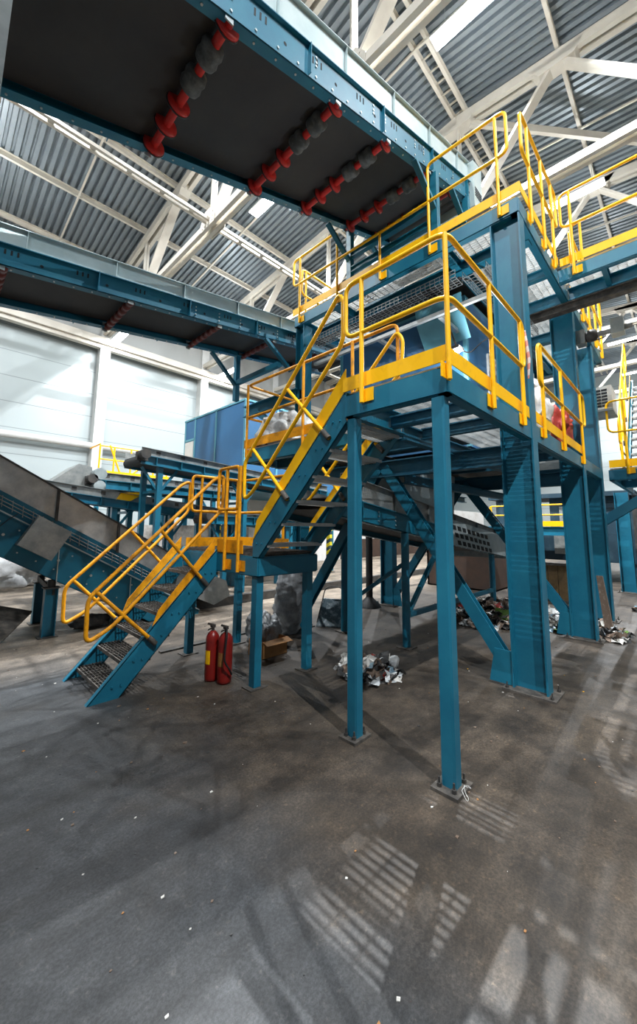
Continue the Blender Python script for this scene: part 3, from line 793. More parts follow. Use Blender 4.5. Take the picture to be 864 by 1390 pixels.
# ================================================================== belt conveyors
def belt_conveyor(lab, x0, x1, yn, yf, zb, m, hb, hs, rollers, big, name='belt_conveyor', skirt=PALE, slots=True, stiff=0.62, beltmat=RUB, sideshow=True, head=None, boltstep=0.12):
    """conveyor along x; near side y=yn, far side y=yf; underside z = zb + m*x; hb channel height, hs skirt height"""
    t = thing(name, lab, 'conveyor', (x0, (yn+yf)/2, zb+m*x0))
    Z = lambda x, h=0.0: zb+m*x+h
    for y, sg, nm in ((yn, -1, 'near'), (yf, 1, 'far')):
        b = MB(); b.mat(BLUE)
        def sk(xa, xb, z0, z1, y0, y1):
            b.add([(xa, y0, Z(xa, z0)), (xb, y0, Z(xb, z0)), (xb, y1, Z(xb, z0)), (xa, y1, Z(xa, z0)),
                   (xa, y0, Z(xa, z1)), (xb, y0, Z(xb, z1)), (xb, y1, Z(xb, z1)), (xa, y1, Z(xa, z1))],
                  [(0,3,2,1),(4,5,6,7),(0,1,5,4),(1,2,6,5),(2,3,7,6),(3,0,4,7)])
        b.sk = sk
        sk(x0, x1, 0, hb, y, y-sg*0.008)              # web
        sk(x0, x1, 0, 0.010, y, y-sg*0.10)             # bottom flange turned in
        sk(x0, x1, hb-0.01, hb, y+sg*0.035, y-sg*0.06)             # top flange
        xx = x0+0.35
        while xx < x1:
            sk(xx, xx+0.008, 0.0, hb, y+sg*0.045, y)
            xx += stiff*1.9
        b.mat(BOLT)
        xx = x0+0.15
        while xx < x1-0.05:
            if big:
                for dz in ((0.05,) if (int(xx*10) % 3) else (0.05, hb*0.5, hb*0.62, hb*0.8)):
                    b.bolt((xx, y, Z(xx, dz)), (0, sg, 0), 0.012, 0.010)
            else:
                if int(xx*10) % 4 == 0:
                    for dz in (hb*0.25, hb*0.5, hb*0.72): b.bolt((xx, y, Z(xx, dz)), (0, sg, 0), 0.011, 0.010)
            b.bolt((xx+0.02, y-sg*0.05, Z(xx+0.02, 0)), (0, 0, -1), 0.010, 0.009)
            xx += boltstep*(1.9 if big else 1.6)
        if slots:
            b.mat(HOLE)
            xx = x0+0.5
            while xx < x1-0.3:
                for k in range(3): sk(xx+k*0.055, xx+k*0.055+0.018, hb*0.55, hb*0.78, y+sg*0.002, y)
                b.cyl((xx+0.33, y, Z(xx+0.33, hb*0.45)), (xx+0.33, y+sg*0.002, Z(xx+0.33, hb*0.45)), 0.018, 8)
                xx += 0.66
        b.build('side_frame', None, t)
        # skirt
        b = MB(); b.sk = None
        def sk2(mb, xa, xb, z0, z1, y0, y1):
            mb.add([(xa, y0, Z(xa, z0)), (xb, y0, Z(xb, z0)), (xb, y1, Z(xb, z0)), (xa, y1, Z(xa, z0)),
                   (xa, y0, Z(xa, z1)), (xb, y0, Z(xb, z1)), (xb, y1, Z(xb, z1)), (xa, y1, Z(xa, z1))],
                  [(0,3,2,1),(4,5,6,7),(0,1,5,4),(1,2,6,5),(2,3,7,6),(3,0,4,7)])
        ys = y - sg*0.01
        sk2(b, x0, x1, hb, hb+hs, ys, ys-sg*0.004)
        sk2(b, x0, x1, hb+hs-0.008, hb+hs, ys+sg*0.04, ys)
        xx = x0+0.2
        while xx < x1:
            sk2(b, xx, xx+0.006, hb, hb+hs, ys+sg*0.035, ys)
            sk2(b, xx, xx+0.035, hb, hb+hs, ys+sg*0.004, ys)
            xx += stiff*1.45
        b.build('skirt_plate', skirt, t)
    b = MB()
    def slab(mb, z0, z1, y0, y1, xa=x0, xb=x1):
        mb.add([(xa, y0, Z(xa, z0)), (xb, y0, Z(xb, z0)), (xb, y1, Z(xb, z0)), (xa, y1, Z(xa, z0)),
                (xa, y0, Z(xa, z1)), (xb, y0, Z(xb, z1)), (xb, y1, Z(xb, z1)), (xa, y1, Z(xa, z1))],
               [(0,3,2,1),(4,5,6,7),(0,1,5,4),(1,2,6,5),(2,3,7,6),(3,0,4,7)])
    slab(b, 0.085, 0.097, yn+0.10, yf-0.10)
    slab(b, hb*0.9, hb*0.9+0.012, yn+0.04, yf-0.04)
    b.cyl((x1-0.1, yn+0.1, Z(x1-0.1, hb*0.5)), (x1-0.1, yf-0.1, Z(x1-0.1, hb*0.5)), hb*0.42, 20)
    b.build('belt', beltmat, t)
    b = MB()
    xx = x0+0.3
    while xx < x1-0.2:
        b.cyl((xx, yn+0.02, Z(xx, hb*0.72)), (xx, yf-0.02, Z(xx, hb*0.72)), 0.03, 8); xx += 0.9
    b.build('carrying_idlers', DARKST, t)
    for rx in rollers:
        zc = Z(rx, 0.015)
        b = MB()
        r0 = 0.038 if big else 0.034
        b.mat(RED if big else REDB)
        b.cyl((rx, yn+0.03, zc), (rx, yf-0.03, zc), r0, 12)
        if big:
            yy = [0.07, 0.33, 0.60, 0.86, 1.12, 1.40]
            W = yf-yn
            for q in yy:
                y_ = yn+q/1.52*W
                if q in (0.33, 0.60):
                    b.mat(DUSTY); b.lathe((rx, y_-0.09, zc), (0, 1, 0), [(0.04, 0), (0.085, 0.006), (0.095, 0.05), (0.085, 0.09), (0.095, 0.13), (0.085, 0.17), (0.04, 0.18)], 18)
                    continue
                b.mat(RED); b.lathe((rx, y_-0.008, zc), (0, 1, 0), [(0.03, 0), (0.105, 0.001), (0.105, 0.018), (0.03, 0.019)], 18)
                b.mat(BLACK); b.lathe((rx, y_+0.009, zc), (0, 1, 0), [(0.05, 0), (0.112, 0.001), (0.112, 0.012), (0.05, 0.013)], 18)
        else:
            W = yf-yn
            n = 7
            for q in range(n):
                y_ = yn+0.08+(W-0.16)*q/(n-1)-0.04
                b.mat(REDB); b.lathe((rx, y_, zc), (0, 1, 0), [(0.034, 0), (0.048, 0.004), (0.048, 0.08), (0.034, 0.084)], 12)
        ro = b.build('return_roller', None, t)
        for y, s_ in ((yn+0.012, 1), (yf-0.012, -1)):
            b = MB(); b.bar((rx-0.02, y, zc-0.06), (rx-0.02, y, zc+0.08), 0.012, 0.07, (1, 0, 0)); b.bolt((rx, y, zc), (0, s_, 0), 0.02, 0.03); b.build('roller_bracket', GALV, ro)
    return t
A = belt_conveyor('large overhead inclined conveyor with black belt belly and red disc rollers, pale skirt', -3.0, 5.75, 2.2, 3.75, 5.01, 0.339, 0.33, 0.36, (1.27, 2.52, 3.42, 4.42, 5.2), True)
b = MB()   # vented end hood
z0 = 5.01+0.339*5.75
b.poly_prism([(5.76, 2.12, z0-0.12), (6.1, 2.12, z0-0.02), (6.1, 2.12, z0+0.78), (5.76, 2.12, z0+0.70)], (0, 1.7, 0))
b.build('end_hood', PALE, A)
b = MB()
for i in range(7):
    for j in range(4): b.box((5.80+i*0.04, 2.114, z0+0.08+j*0.045), (5.825+i*0.04, 2.119, z0+0.105+j*0.045))
b.build('vent_holes', HOLE, A)
Bc = belt_conveyor('middle overhead conveyor with blue side frames ending at the column behind the landing', -1.5, 6.2, 4.97, 6.02, 4.25, 0.148, 0.24, 0.22, (0.33, 1.62, 2.92, 4.0, 5.2), False)
# small motor mount on conveyor B
t = thing('drive_bracket', 'small blue triangular bracket sticking up behind the middle conveyor skirt', 'bracket', (3.0, 5.5, 5.2))
b = MB(); b.poly_prism([(2.75, 6.0, 5.1), (3.45, 6.0, 5.15), (3.22, 6.0, 5.45), (2.98, 6.0, 5.43)], (0, 0.05, 0)); b.build('plate', BLUE, t)
b = MB(); b.box((2.98, 5.95, 5.42), (3.2, 6.06, 5.50)); 
for i in range(4): b.bolt((3.01+i*0.05, 5.94, 5.47), (0, -1, 0), 0.015, 0.02)
b.build('clamp', DARKST, t)
# conveyor A support portals on upper platform
def portal(x, ya, yb, zf, zt, lab, knee=0.45):
    t = thing('conveyor_support_frame', lab, 'frame', (x, ya, zf))
    for y, s_ in ((ya, 1), (yb, -1)):
        b = MB(); b.bar((x, y, zf), (x, y, zt), 0.09, 0.09, (0, 1, 0)); b.build('post', BLUE, t)
        b = MB(); b.bar((x-0.02, y, zt-knee-0.1), (x-0.55, y, zt-0.02-0.339*0.5), 0.05, 0.07, (0, 1, 0)); b.build('knee_brace', BLUE, t)
    b = MB(); b.ibeam((x, ya, zt-knee), (x, yb, zt-knee), 0.10, 0.08); b.build('crossbeam', BLUE, t)
    b = MB(); b.ibeam((x, ya, zf+0.45), (x, yb, zf+0.45), 0.10, 0.08); b.build('crossbeam', BLUE, t)
    return t
portal(4.52, 2.20, 3.72, 5.35, 6.52, 'blue portal frame on the high platform holding up the large overhead conveyor')
portal(5.6, 2.20, 3.72, 5.35, 6.88, 'second blue portal frame under the discharge end of the large overhead conveyor')
# support bracket of conveyor B at the tower
t = thing('conveyor_support_frame', 'blue bracket frame with diagonals carrying the tower end of the middle conveyor', 'frame', (3.95, 5.0, 4.0))
b = MB(); b.bar((3.9, 6.0, 3.95), (3.9, 6.0, 4.83), 0.09, 0.09, (0, 1, 0)); b.build('post', BLUE, t)
b = MB(); b.bar((3.9, 6.05, 4.30), (3.9, 4.75, 4.30), 0.08, 0.08); b.build('crossbeam', BLUE, t)
b = MB(); b.bar((3.88, 6.0, 4.25), (3.35, 6.0, 4.74), 0.05, 0.07, (0, 1, 0)); b.build('knee_brace', BLUE, t)
b = MB(); b.bar((4.3, 4.9, 4.35), (3.75, 4.95, 4.78), 0.05, 0.07, (0, 1, 0)); b.build('knee_brace', BLUE, t)
t = thing('cantilever_beam', 'stout blue cantilever beam jutting left from the tower below the middle conveyor', 'beam', (3.3, 5.0, 3.9))
b = MB(); b.ibeam((4.35, 4.72, 3.88), (4.35, 6.3, 3.88), 0.22, 0.16); b.build('beam', BLUE, t)
b = MB(); b.bar((4.36, 5.9, 3.8), (4.36, 4.8, 3.1), 0.1, 0.12, (1, 0, 0)); b.build('strut', BLUE, t)

# pale post at the top left corner, carrying conveyor A
t = thing('pale_post', 'pale grey-blue steel post at the top left corner under the large conveyor', 'post', (-0.02, 2.22, 0))
b = MB(); b.box((-0.06, 2.13, 0.015), (0.058, 2.19, 5.0)); b.build('shaft', GALV, t)
b = MB(); b.box((-0.14, 2.06, 0), (0.14, 2.26, 0.015)); b.build('base_plate', TREAD, t)

# left silver conveyor D, descending along +x
D = thing('silver_sided_conveyor', 'low inclined conveyor on the left with tall dirty silver side panels over a blue frame', 'conveyor', (1.4, 7.3, 0))
yn, yf = 6.75, 7.85
mD = -0.57
def Zd(x, off): return 2.90 + mD*x + off     # off measured from top edge line
def slabD(mb, xa, xb, o0, o1, y0, y1):
    mb.add([(xa, y0, Zd(xa, o0)), (xb, y0, Zd(xb, o0)), (xb, y1, Zd(xb, o0)), (xa, y1, Zd(xa, o0)),
            (xa, y0, Zd(xa, o1)), (xb, y0, Zd(xb, o1)), (xb, y1, Zd(xb, o1)), (xa, y1, Zd(xa, o1))],
           [(0,3,2,1),(4,5,6,7),(0,1,5,4),(1,2,6,5),(2,3,7,6),(3,0,4,7)])
xa, xb = -3.0, 4.0
STAINED = paint('stained_silver_panel', (0.36, 0.37, 0.37), (0.74, 0.72, 0.68), 1.7, 0.35, metal=0.2, thr=(0.38, 0.62))
for k in range(8):
    p = xa + k*0.875
    b = MB(); slabD(b, p, p+0.865, -0.44, 0, yn, yn+0.006); b.build('side_panel', STAINED, D)
b = MB(); slabD(b, xa, xb, -0.44, 0, yf, yf+0.006); b.build('far_side_panel', GALVD, D)
b = MB()
for k in range(9):
    p = xa + k*0.875-0.02
    slabD(b, p, p+0.035, -0.46, 0.01, yn-0.035, yn)
slabD(b, xa, xb, -0.005, 0.02, yn-0.03, yn+0.02); b.build('panel_ribs', DARKST, D)
b = MB(); slabD(b, xa, xb-0.3, -1.3, -0.72, yn-0.10, yn-0.092); slabD(b, xa, xb-0.3, -0.74, -0.72, yn-0.13, yn-0.02)
slabD(b, xa, xb-0.3, -1.3, -1.29, yn-0.10, yn)
slabD(b, xa, xb-0.3, -0.70, -0.44, yn-0.012, yn-0.001)
slabD(b, xa, xb-0.3, -1.3, -0.44, yf-0.01, yf)
b.build('side_frame', BLUE, D)
b = MB(); slabD(b, xa, xb-0.3, -0.725, -0.705, yn-0.135, yn-0.095); 
xx = xa+0.3
while xx < xb-0.3:
    slabD(b, xx, xx+0.012, -1.3, -0.72, yn-0.115, yn-0.10); xx += 1.03
b.build('light_edge_strip', GALV, D)
b = MB()
for k in range(3):
    b.tube([(x_, yn-0.06, Zd(x_, -0.52-0.05*k)) for x_ in (xa, xb-0.4)], 0.008, 6)
xx = xa
while xx < xb-0.4:
    b.box((xx, yn-0.07, Zd(xx, -0.66)), (xx+0.008, yn-0.055, Zd(xx, -0.5))); xx += 0.12
b.build('wire_guard', GALVD, D)
b = MB(); slabD(b, xa, xb, -0.5, -0.49, yn+0.02, yf-0.02); slabD(b, xa, xb-0.3, -1.1, -1.09, yn+0.02, yf-0.02); b.build('belt', RUB, D)
b = MB()
xx = xa+0.2
while xx < xb-0.4:
    for o in (-0.85, -1.15): b.bolt((xx, yn-0.10, Zd(xx, o)), (0, -1, 0), 0.012, 0.01)
    if int(xx*5) % 3 == 0: b.mat(BOLT); b.bolt((xx+0.05, yn-0.10, Zd(xx+0.05, -1.0)), (0, -1, 0), 0.02, 0.008)
    xx += 0.22
b.build('bolts', BOLT, D)
b = MB(); b.poly_prism([(1.12, yn-0.32, 1.72), (1.52, yn-0.32, 1.49), (1.30, yn-0.32, 1.10), (0.90, yn-0.32, 1.33)], (0, 0.2, 0)); b.build('cover_box', GALVD, D)
b = MB(); b.box((0.62, yn-0.17, 1.42), (0.70, yn-0.10, 1.50)); b.build('emergency_switch', ORSW, D)
b = MB(); b.tube([(0.66, yn-0.13, 1.5), (0.80, yn-0.15, 1.66), (0.9, yn-0.12, 1.74)], 0.006, 6); b.build('switch_cable', BLACK, D)
for lx, ly in ((1.40, yn+0.02), (1.46, yf-0.05), (-1.2, yn+0.02), (-1.2, yf-0.05)):
    b = MB(); top = Zd(lx, -1.36)
    b.ibeam((lx, ly, 0.01), (lx, ly, top-0.05), 0.16, 0.13, 0.012, (1, 0, 0)); lg = b.build('leg', BLUE, D)
    b = MB(); b.box((lx-0.12, ly-0.1, 0), (lx+0.12, ly+0.1, 0.012)); b.build('foot_plate', DARKST, lg)
    b = MB(); b.box((lx-0.10, ly-0.09, top-0.06), (lx+0.10, ly+0.09, top-0.045)); b.cyl((lx, ly, top-0.05), (lx, ly, top+0.06), 0.05, 10); b.build('leg_cap', DARKST, lg)
b = MB(); b.bar((1.43, yn, 0.62), (1.43, yf, 0.72), 0.03, 0.08); b.build('leg_tie', DARKST, D)
# tail box
b = MB(); b.poly_prism([(3.3, yn-0.12, 0.92), (4.25, yn-0.12, 0.55), (4.35, yn-0.12, 0.25), (4.0, yn-0.12, 0.12), (3.2, yn-0.12, 0.50)], (0, 1.5, 0)); b.build('tail_box', GALVD, D)

# conveyor H under the tower (descending)
H = belt_conveyor('silver and blue conveyor under the tower fed by the grey chute', 3.3, 9.0, 2.85, 4.05, 2.17, -0.135, 0.24, 0.26, (), False, name='under_tower_conveyor', skirt=GALVD, slots=False)
b = MB()
# perforated silver side guard
b.poly_prism([(5.7, 2.78, 1.78), (8.3, 2.78, 1.46), (8.35, 2.78, 1.05), (5.7, 2.78, 1.38)], (0, 0.02, 0)); gd = b.build('side_guard', GALV, H)
b = MB()
for i in range(8):
    for j in range(3):
        x_ = 5.95+i*0.19+j*0.09; z_ = 1.70-0.130*(x_-5.7)-j*0.115
        b.poly_prism([(x_, 2.775, z_), (x_+0.12, 2.775, z_-0.015), (x_+0.15, 2.775, z_-0.09), (x_+0.03, 2.775, z_-0.075)], (0, 0.004, 0))
b.build('guard_holes', HOLE, gd)
b = MB(); b.poly_prism([(8.35, 2.8, 1.52), (9.2, 2.8, 1.35), (9.3, 2.8, 0.95), (8.4, 2.8, 1.0)], (0, 1.2, 0)); b.build('head_hood', GALVD, H)
for x_ in (4.72, 7.9):
    for y_ in (2.9, 4.0):
        b = MB(); b.cyl((x_, y_, 0.012), (x_, y_, 2.17-0.135*x_), 0.055, 14); lg = b.build('leg', BLUE, H)
        b = MB(); b.box((x_-0.1, y_-0.1, 0), (x_+0.1, y_+0.1, 0.012)); b.build('base_plate', TREAD, lg)
b = MB(); b.bar((4.72, 2.9, 0.42), (7.9, 2.9, 0.42), 0.05, 0.07); b.bar((4.75, 2.9, 0.42), (5.7, 2.9, 1.3), 0.05, 0.06, (0, 1, 0)); b.bar((4.75, 2.95, 1.1), (4.75, 4.0, 0.4), 0.05, 0.05, (1, 0, 0)); b.build('leg_bracing', BLUE, H)
# chute
t = thing('feed_chute', 'grey rectangular feed chute hanging under the middle platform, debris on its rim', 'chute', (5.4, 3.3, 2.0))
b = MB()
for pts in ([(4.6, 2.82), (6.25, 2.82)], ):
    pass
b.poly_prism([(4.6, 2.84, 2.50), (6.25, 2.84, 2.50), (6.25, 2.88, 1.85), (4.75, 2.88, 1.95)], (0, 0.012, 0))
b.poly_prism([(4.6, 3.95, 2.50), (6.25, 3.95, 2.50), (6.25, 3.92, 1.85), (4.75, 3.92, 1.95)], (0, -0.012, 0))
b.poly_prism([(4.6, 2.84, 2.50), (4.6, 3.95, 2.50), (4.75, 3.92, 1.95), (4.75, 2.88, 1.95)], (0.012, 0, 0))
b.poly_prism([(6.25, 2.84, 2.50), (6.25, 3.95, 2.50), (6.25, 3.92, 1.85), (6.25, 2.88, 1.85)], (-0.012, 0, 0))
b.build('chute_body', GALV, t)
b = MB(); b.box((4.56, 2.80, 2.48), (6.3, 2.84, 2.52)); b.box((4.56, 2.84, 2.48), (4.6, 3.99, 2.52)); b.build('rim', DARKST, t)

# ================================================================== crumpled things
def crumple(name, c, size, mat, lab=None, cat=None, seed=0, parent=None, amp=0.25, freq=3.0, sub=4, group=None, flat=0.0, rot=0.0):
    import bmesh
    bm = bmesh.new(); bmesh.ops.create_icosphere(bm, subdivisions=sub, radius=1.0)
    off = V((seed*3.1, seed*1.7, seed*0.9)); rm = Matrix.Rotation(rot, 3, 'Z')
    for v in bm.verts:
        n0 = v.co.normalized()
        p = n0*freq + off
        d = noise.noise(p)*1.0 + abs(noise.noise(p*2.3))*0.7 - abs(noise.noise(p*5.1))*0.35
        q = n0*(1+amp*d)
        q = V((math.copysign(abs(q.x)**0.8, q.x), math.copysign(abs(q.y)**0.8, q.y), math.copysign(abs(q.z)**0.8, q.z)))
        q = V((q.x*size[0], q.y*size[1], q.z*size[2]))
        q = rm @ q
        if flat and q.z < -size[2]*flat: q.z = -size[2]*flat
        v.co = q
    me = bpy.data.meshes.new(name); bm.to_mesh(me); bm.free(); me.materials.append(mat)
    for p in me.polygons: p.use_smooth = True
    o = bpy.data.objects.new(name, me); COL.objects.link(o)
    pl = parent_loc(parent) if parent is not None else V((0, 0, 0))
    o.location = V(c) - pl
    if parent is not None: o.parent = parent
    if lab: tag(o, lab, cat, group)
    return o

crumple('plastic_filled_bag', (3.52, 4.12, 2.98), (0.22, 0.42, 0.25), PLAST, 'clear bag stuffed with plastic film on the left balcony behind the yellow railing', 'bag', 3, amp=0.5, freq=2.2, flat=0.9)
crumple('dark_bag', (3.45, 4.42, 2.84), (0.16, 0.15, 0.10), TRBROWN, 'small dark bag slumped at the left end of the balcony beside the clear bag', 'bag', 9, amp=0.5, flat=0.9)
crumple('white_sack', (5.35, 1.40, 3.12), (0.50, 0.20, 0.42), SACK, 'bulging white sack on the right walkway behind the yellow railing', 'sack', 5, amp=0.45, freq=2.4, flat=0.95)
crumple('red_sack', (6.38, 1.33, 3.03), (0.34, 0.17, 0.32), TRRED, 'red net sack next to the white sack on the right walkway', 'sack', 6, amp=0.5, freq=3.4, flat=0.95)
# bags under the landing
def tall_bag(c, h, r, lean, mat, lab, seed):
    b = MB(); n = 40; seg = 26; rings = []
    for i in range(n):
        tt = i/(n-1)
        cx = c[0]+lean[0]*tt; cy = c[1]+lean[1]*tt; cz = c[2]+h*tt
        rr = r*(0.95+0.12*math.sin(tt*PI)) if tt < 0.97 else r*0.9
        if i == 0: rr = r*0.8
        ring = []
        for k in range(seg):
            a = 2*PI*k/seg
            p = V((math.cos(a)*1.6, math.sin(a)*1.6, tt*h*9+seed))
            d = noise.noise(p)*0.13 + (abs(noise.noise(V((p.x*1.5, p.y*1.5, p.z*1.6))))-0.2)*0.22
            ring.append((cx+math.cos(a)*rr*(1+d), cy+math.sin(a)*rr*(1+d), cz + (noise.noise(p*2)*0.03 if 0 < i < n-1 else 0)))
        rings.append(ring)
    vs = [v for rg in rings for v in rg]; fs = []
    for i in range(n-1):
        for k in range(seg): fs.append((i*seg+k, i*seg+(k+1) % seg, (i+1)*seg+(k+1) % seg, (i+1)*seg+k))
    vs.append((c[0], c[1], c[2])); vs.append((c[0]+lean[0], c[1]+lean[1], c[2]+h-0.06))
    for k in range(seg):
        fs.append((k, len(vs)-2, (k+1) % seg)); fs.append(((n-1)*seg+k, (n-1)*seg+(k+1) % seg, len(vs)-1))
    b.add(vs, fs, True)
    return tag(b.build('tall_waste_bag', mat), lab, 'bag')
tall_bag((4.02, 4.60, 0.0), 0.98, 0.21, (-0.02, -0.20), GBAG, 'tall crumpled grey waste bag leaning under the stair landing', 1.0)
crumple('waste_bag', (3.35, 4.28, 0.20), (0.17, 0.24, 0.24), GBAG, 'low crumpled pale bag spilling out of the cardboard box under the landing', 'bag', 12, amp=0.55, flat=0.8)
t = thing('cardboard_box', 'open orange-brown cardboard box on the floor under the landing', 'box', (3.28, 3.98, 0))
b = MB(); x0_, x1_, y0_, y1_, h_ = 3.02, 3.42, 3.86, 4.14, 0.20
b.box((x0_, y0_, 0), (x1_, y1_, 0.008)); b.box((x0_, y0_, 0), (x1_, y0_+0.006, h_)); b.box((x0_, y1_-0.006, 0), (x1_, y1_, h_)); b.box((x0_, y0_, 0), (x0_+0.006, y1_, h_)); b.box((x1_-0.006, y0_, 0), (x1_, y1_, h_))
b.build('box_body', CARD, t)
b = MB(); b.poly_prism([(x0_, y0_, h_), (x1_, y0_, h_), (x1_, y0_-0.10, h_-0.03), (x0_, y0_-0.10, h_-0.03)], (0, 0, 0.005)); b.build('flap', CARD, t)
# scoop bin
t = thing('scoop_bucket', 'battered steel scoop bucket with wire handle standing behind the landing leg', 'bucket', (4.75, 4.3, 0))
SCOOP = paint('scratched_blue_grey_steel', (0.10, 0.14, 0.16), (0.55, 0.60, 0.62), 14.0, 0.45, metal=0.3, thr=(0.48, 0.72))
b = MB(); b.poly_prism([(4.62, 4.52, 0.02), (4.90, 4.12, 0.02), (4.98, 4.22, 0.42), (4.78, 4.52, 0.42)], (0.02, 0.015, 0))
b.poly_prism([(4.62, 4.52, 0.0), (4.90, 4.12, 0.0), (5.15, 4.32, 0.0), (4.87, 4.72, 0.0)], (0, 0, 0.02))
b.poly_prism([(4.90, 4.12, 0.0), (5.15, 4.32, 0.0), (5.05, 4.30, 0.40), (4.98, 4.22, 0.42)], (-0.012, 0.01, 0))
b.poly_prism([(4.62, 4.52, 0.0), (4.87, 4.72, 0.0), (4.95, 4.62, 0.40), (4.78, 4.52, 0.42)], (0.012, -0.01, 0))
b.build('scoop_body', SCOOP, t)
b = MB(); b.tube(fillet([(4.90, 4.12, 0.05), (4.96, 4.24, 0.62), (4.80, 4.48, 0.62), (4.64, 4.52, 0.06)], 0.1), 0.009, 6); b.build('handle', DARKST, t)

# fire extinguishers (pair)
def extinguisher(x, y, lab, hh=0.5, r=0.075, hose=True):
    t = thing('fire_extinguisher', lab, 'fire extinguisher', (x, y, 0), 'fire extinguishers by the landing leg')
    b = MB(); b.lathe((x, y, 0), (0, 0, 1), [(r*0.8, 0), (r*0.96, 0.006), (r, 0.03), (r, hh*0.82), (r*0.93, hh*0.89), (r*0.7, hh*0.95), (r*0.35, hh*0.99), (0.018, hh)], 24); b.build('cylinder', EXTR, t)
    b = MB(); b.cyl((x, y, hh), (x, y, hh+0.05), 0.016, 10); b.box((x-0.018, y-0.02, hh+0.03), (x+0.02, y+0.03, hh+0.06)); v = b.build('valve', DARKST, t)
    b = MB(); b.poly_prism([(x, y-0.01, hh+0.06), (x-0.09, y-0.05, hh+0.10), (x-0.10, y-0.05, hh+0.085), (x, y-0.01, hh+0.045)], (0.012, 0.018, 0)); b.poly_prism([(x, y, hh+0.035), (x-0.09, y-0.045, hh+0.03), (x-0.09, y-0.045, hh+0.018), (x, y, hh+0.02)], (0.012, 0.018, 0)); b.build('lever', DARKST, v)
    if hose:
        b = MB(); b.tube(fillet([(x, y, hh+0.05), (x-0.05, y-0.10, hh+0.03), (x-0.08, y-0.11, hh*0.5), (x-0.02, y-0.12, 0.16), (x+0.02, y-0.10, 0.10)], 0.08), 0.009, 8); b.build('hose', BLACK, t)
    b = MB(); n = 10
    pts = [(x+math.cos(a)*(r+0.002), y+math.sin(a)*(r+0.002)) for a in [PI*0.95+0.10*k for k in range(n)]]
    vs = [(p[0], p[1], z) for z in (hh*0.35, hh*0.62) for p in pts]
    b.add(vs, [(k, k+1, n+k+1, n+k) for k in range(n-1)], True); b.build('label_sticker', YEL if not hose else paint('sticker_brown', (0.30, 0.12, 0.03), (0.5, 0.3, 0.08), 40, 0.5), t)
    return t
extinguisher(2.33, 3.60, 'right-hand front red fire extinguisher with black hose, on the floor beside the landing leg')
extinguisher(2.27, 3.755, 'left-hand rear red fire extinguisher with yellow label beside the landing leg', 0.5, 0.07, False)

# wire lying at near column
b = MB(); b.tube([(2.43+0.06*math.cos(a*0.8), 1.10+0.035*math.sin(a*1.1), 0.030+0.006*math.sin(a*3)) for a in [k*0.35 for k in range(26)]], 0.0016, 5)
tag(b.build('wire_scrap', WHITE), 'thin white wire scrap curled on the base plate of the nearest column', 'wire')

# ---- trash heaps (uncountable scraps)
def heap(name, cx, cy, rx, ry, hh, n, lab, smin=0.03, smax=0.09, seed=0, mats=None):
    rr = random.Random(seed); b = MB()
    mats = mats or [TRWHITE, TRBROWN, TRDARK, TRBLUE, PLAST, TRWHITE, TRBROWN, TRDARK, TRRED, TRGREEN]
    wt = [4, 5, 6, 2, 4, 2, 5, 5, 0.8, 0.5]
    for i in range(n):
        a = rr.random()*2*PI; q = math.sqrt(rr.random())
        x = cx+math.cos(a)*q*rx; y = cy+math.sin(a)*q*ry
        z = rr.random()**0.6*hh*max(0.0, 1-q**1.5)
        s_ = rr.uniform(smin, smax)
        b.mat(rr.choices(mats, wt[:len(mats)])[0])
        # crumpled patch: 4x4 grid with random folds
        m = Matrix.Rotation(rr.random()*6.28, 3, 'Z') @ Matrix.Rotation(rr.uniform(-1.0, 1.0), 3, 'X') @ Matrix.Rotation(rr.uniform(-0.8, 0.8), 3, 'Y')
        vs = []; asp = rr.uniform(0.5, 1.6)
        for u in range(4):
            for w_ in range(4):
                p = V(((u/3-0.5)*2*s_*asp, (w_/3-0.5)*2*s_, rr.uniform(-0.55, 0.55)*s_))
                p += V((rr.uniform(-0.2, 0.2)*s_, rr.uniform(-0.2, 0.2)*s_, 0))
                p = m @ p; p += V((x, y, z+s_*0.35)); p.z = max(p.z, 0.003+rr.random()*0.004); vs.append(p)
        fs = [(u*4+w_, u*4+w_+1, u*4+w_+5, u*4+w_+4) for u in range(3) for w_ in range(3)]
        b.add(vs, fs)
    # mound beneath
    b.mat(TRDARK); vs = [(cx, cy, hh*0.55)]; K = 20
    for k in range(K):
        a = 2*PI*k/K; e = 0.8+0.2*rr.random(); vs.append((cx+math.cos(a)*rx*e*0.6, cy+math.sin(a)*ry*e*0.6, hh*0.25))
    for k in range(K):
        a = 2*PI*k/K; e = 0.85+0.15*rr.random(); vs.append((cx+math.cos(a)*rx*e, cy+math.sin(a)*ry*e, 0.002))
    fs = [(0, 1+k, 1+(k+1) % K) for k in range(K)] + [(1+k, 1+K+k, 1+K+(k+1) % K, 1+(k+1) % K) for k in range(K)]
    b.add(vs, fs)
    return tag(b.build(name, None), lab, 'waste', None, 'stuff')
heap('scrap_heap', 3.62, 2.72, 0.33, 0.36, 0.16, 110, 'small heap of mixed paper and plastic scraps on the open floor between the slim columns', 0.02, 0.07, 1)
heap('waste_pile', 7.7, 2.75, 1.3, 0.9, 0.22, 420, 'wide pile of crushed plastic waste in front of the wooden-sided bunker', 0.03, 0.10, 2)
heap('waste_pile', 7.9, 1.7, 0.8, 0.5, 0.16, 220, 'loose crushed plastic waste between the big column and the second right-row column', 0.03, 0.09, 3)
heap('waste_pile', 7.4, 0.95, 0.30, 0.16, 0.12, 50, 'little clump of plastic waste right of the second right-row column foot', 0.03, 0.08, 4)
heap('waste_pile', 10.3, 0.75, 0.5, 0.25, 0.08, 60, 'scattered scraps on the floor right of the farthest right-row column', 0.02, 0.07, 5)
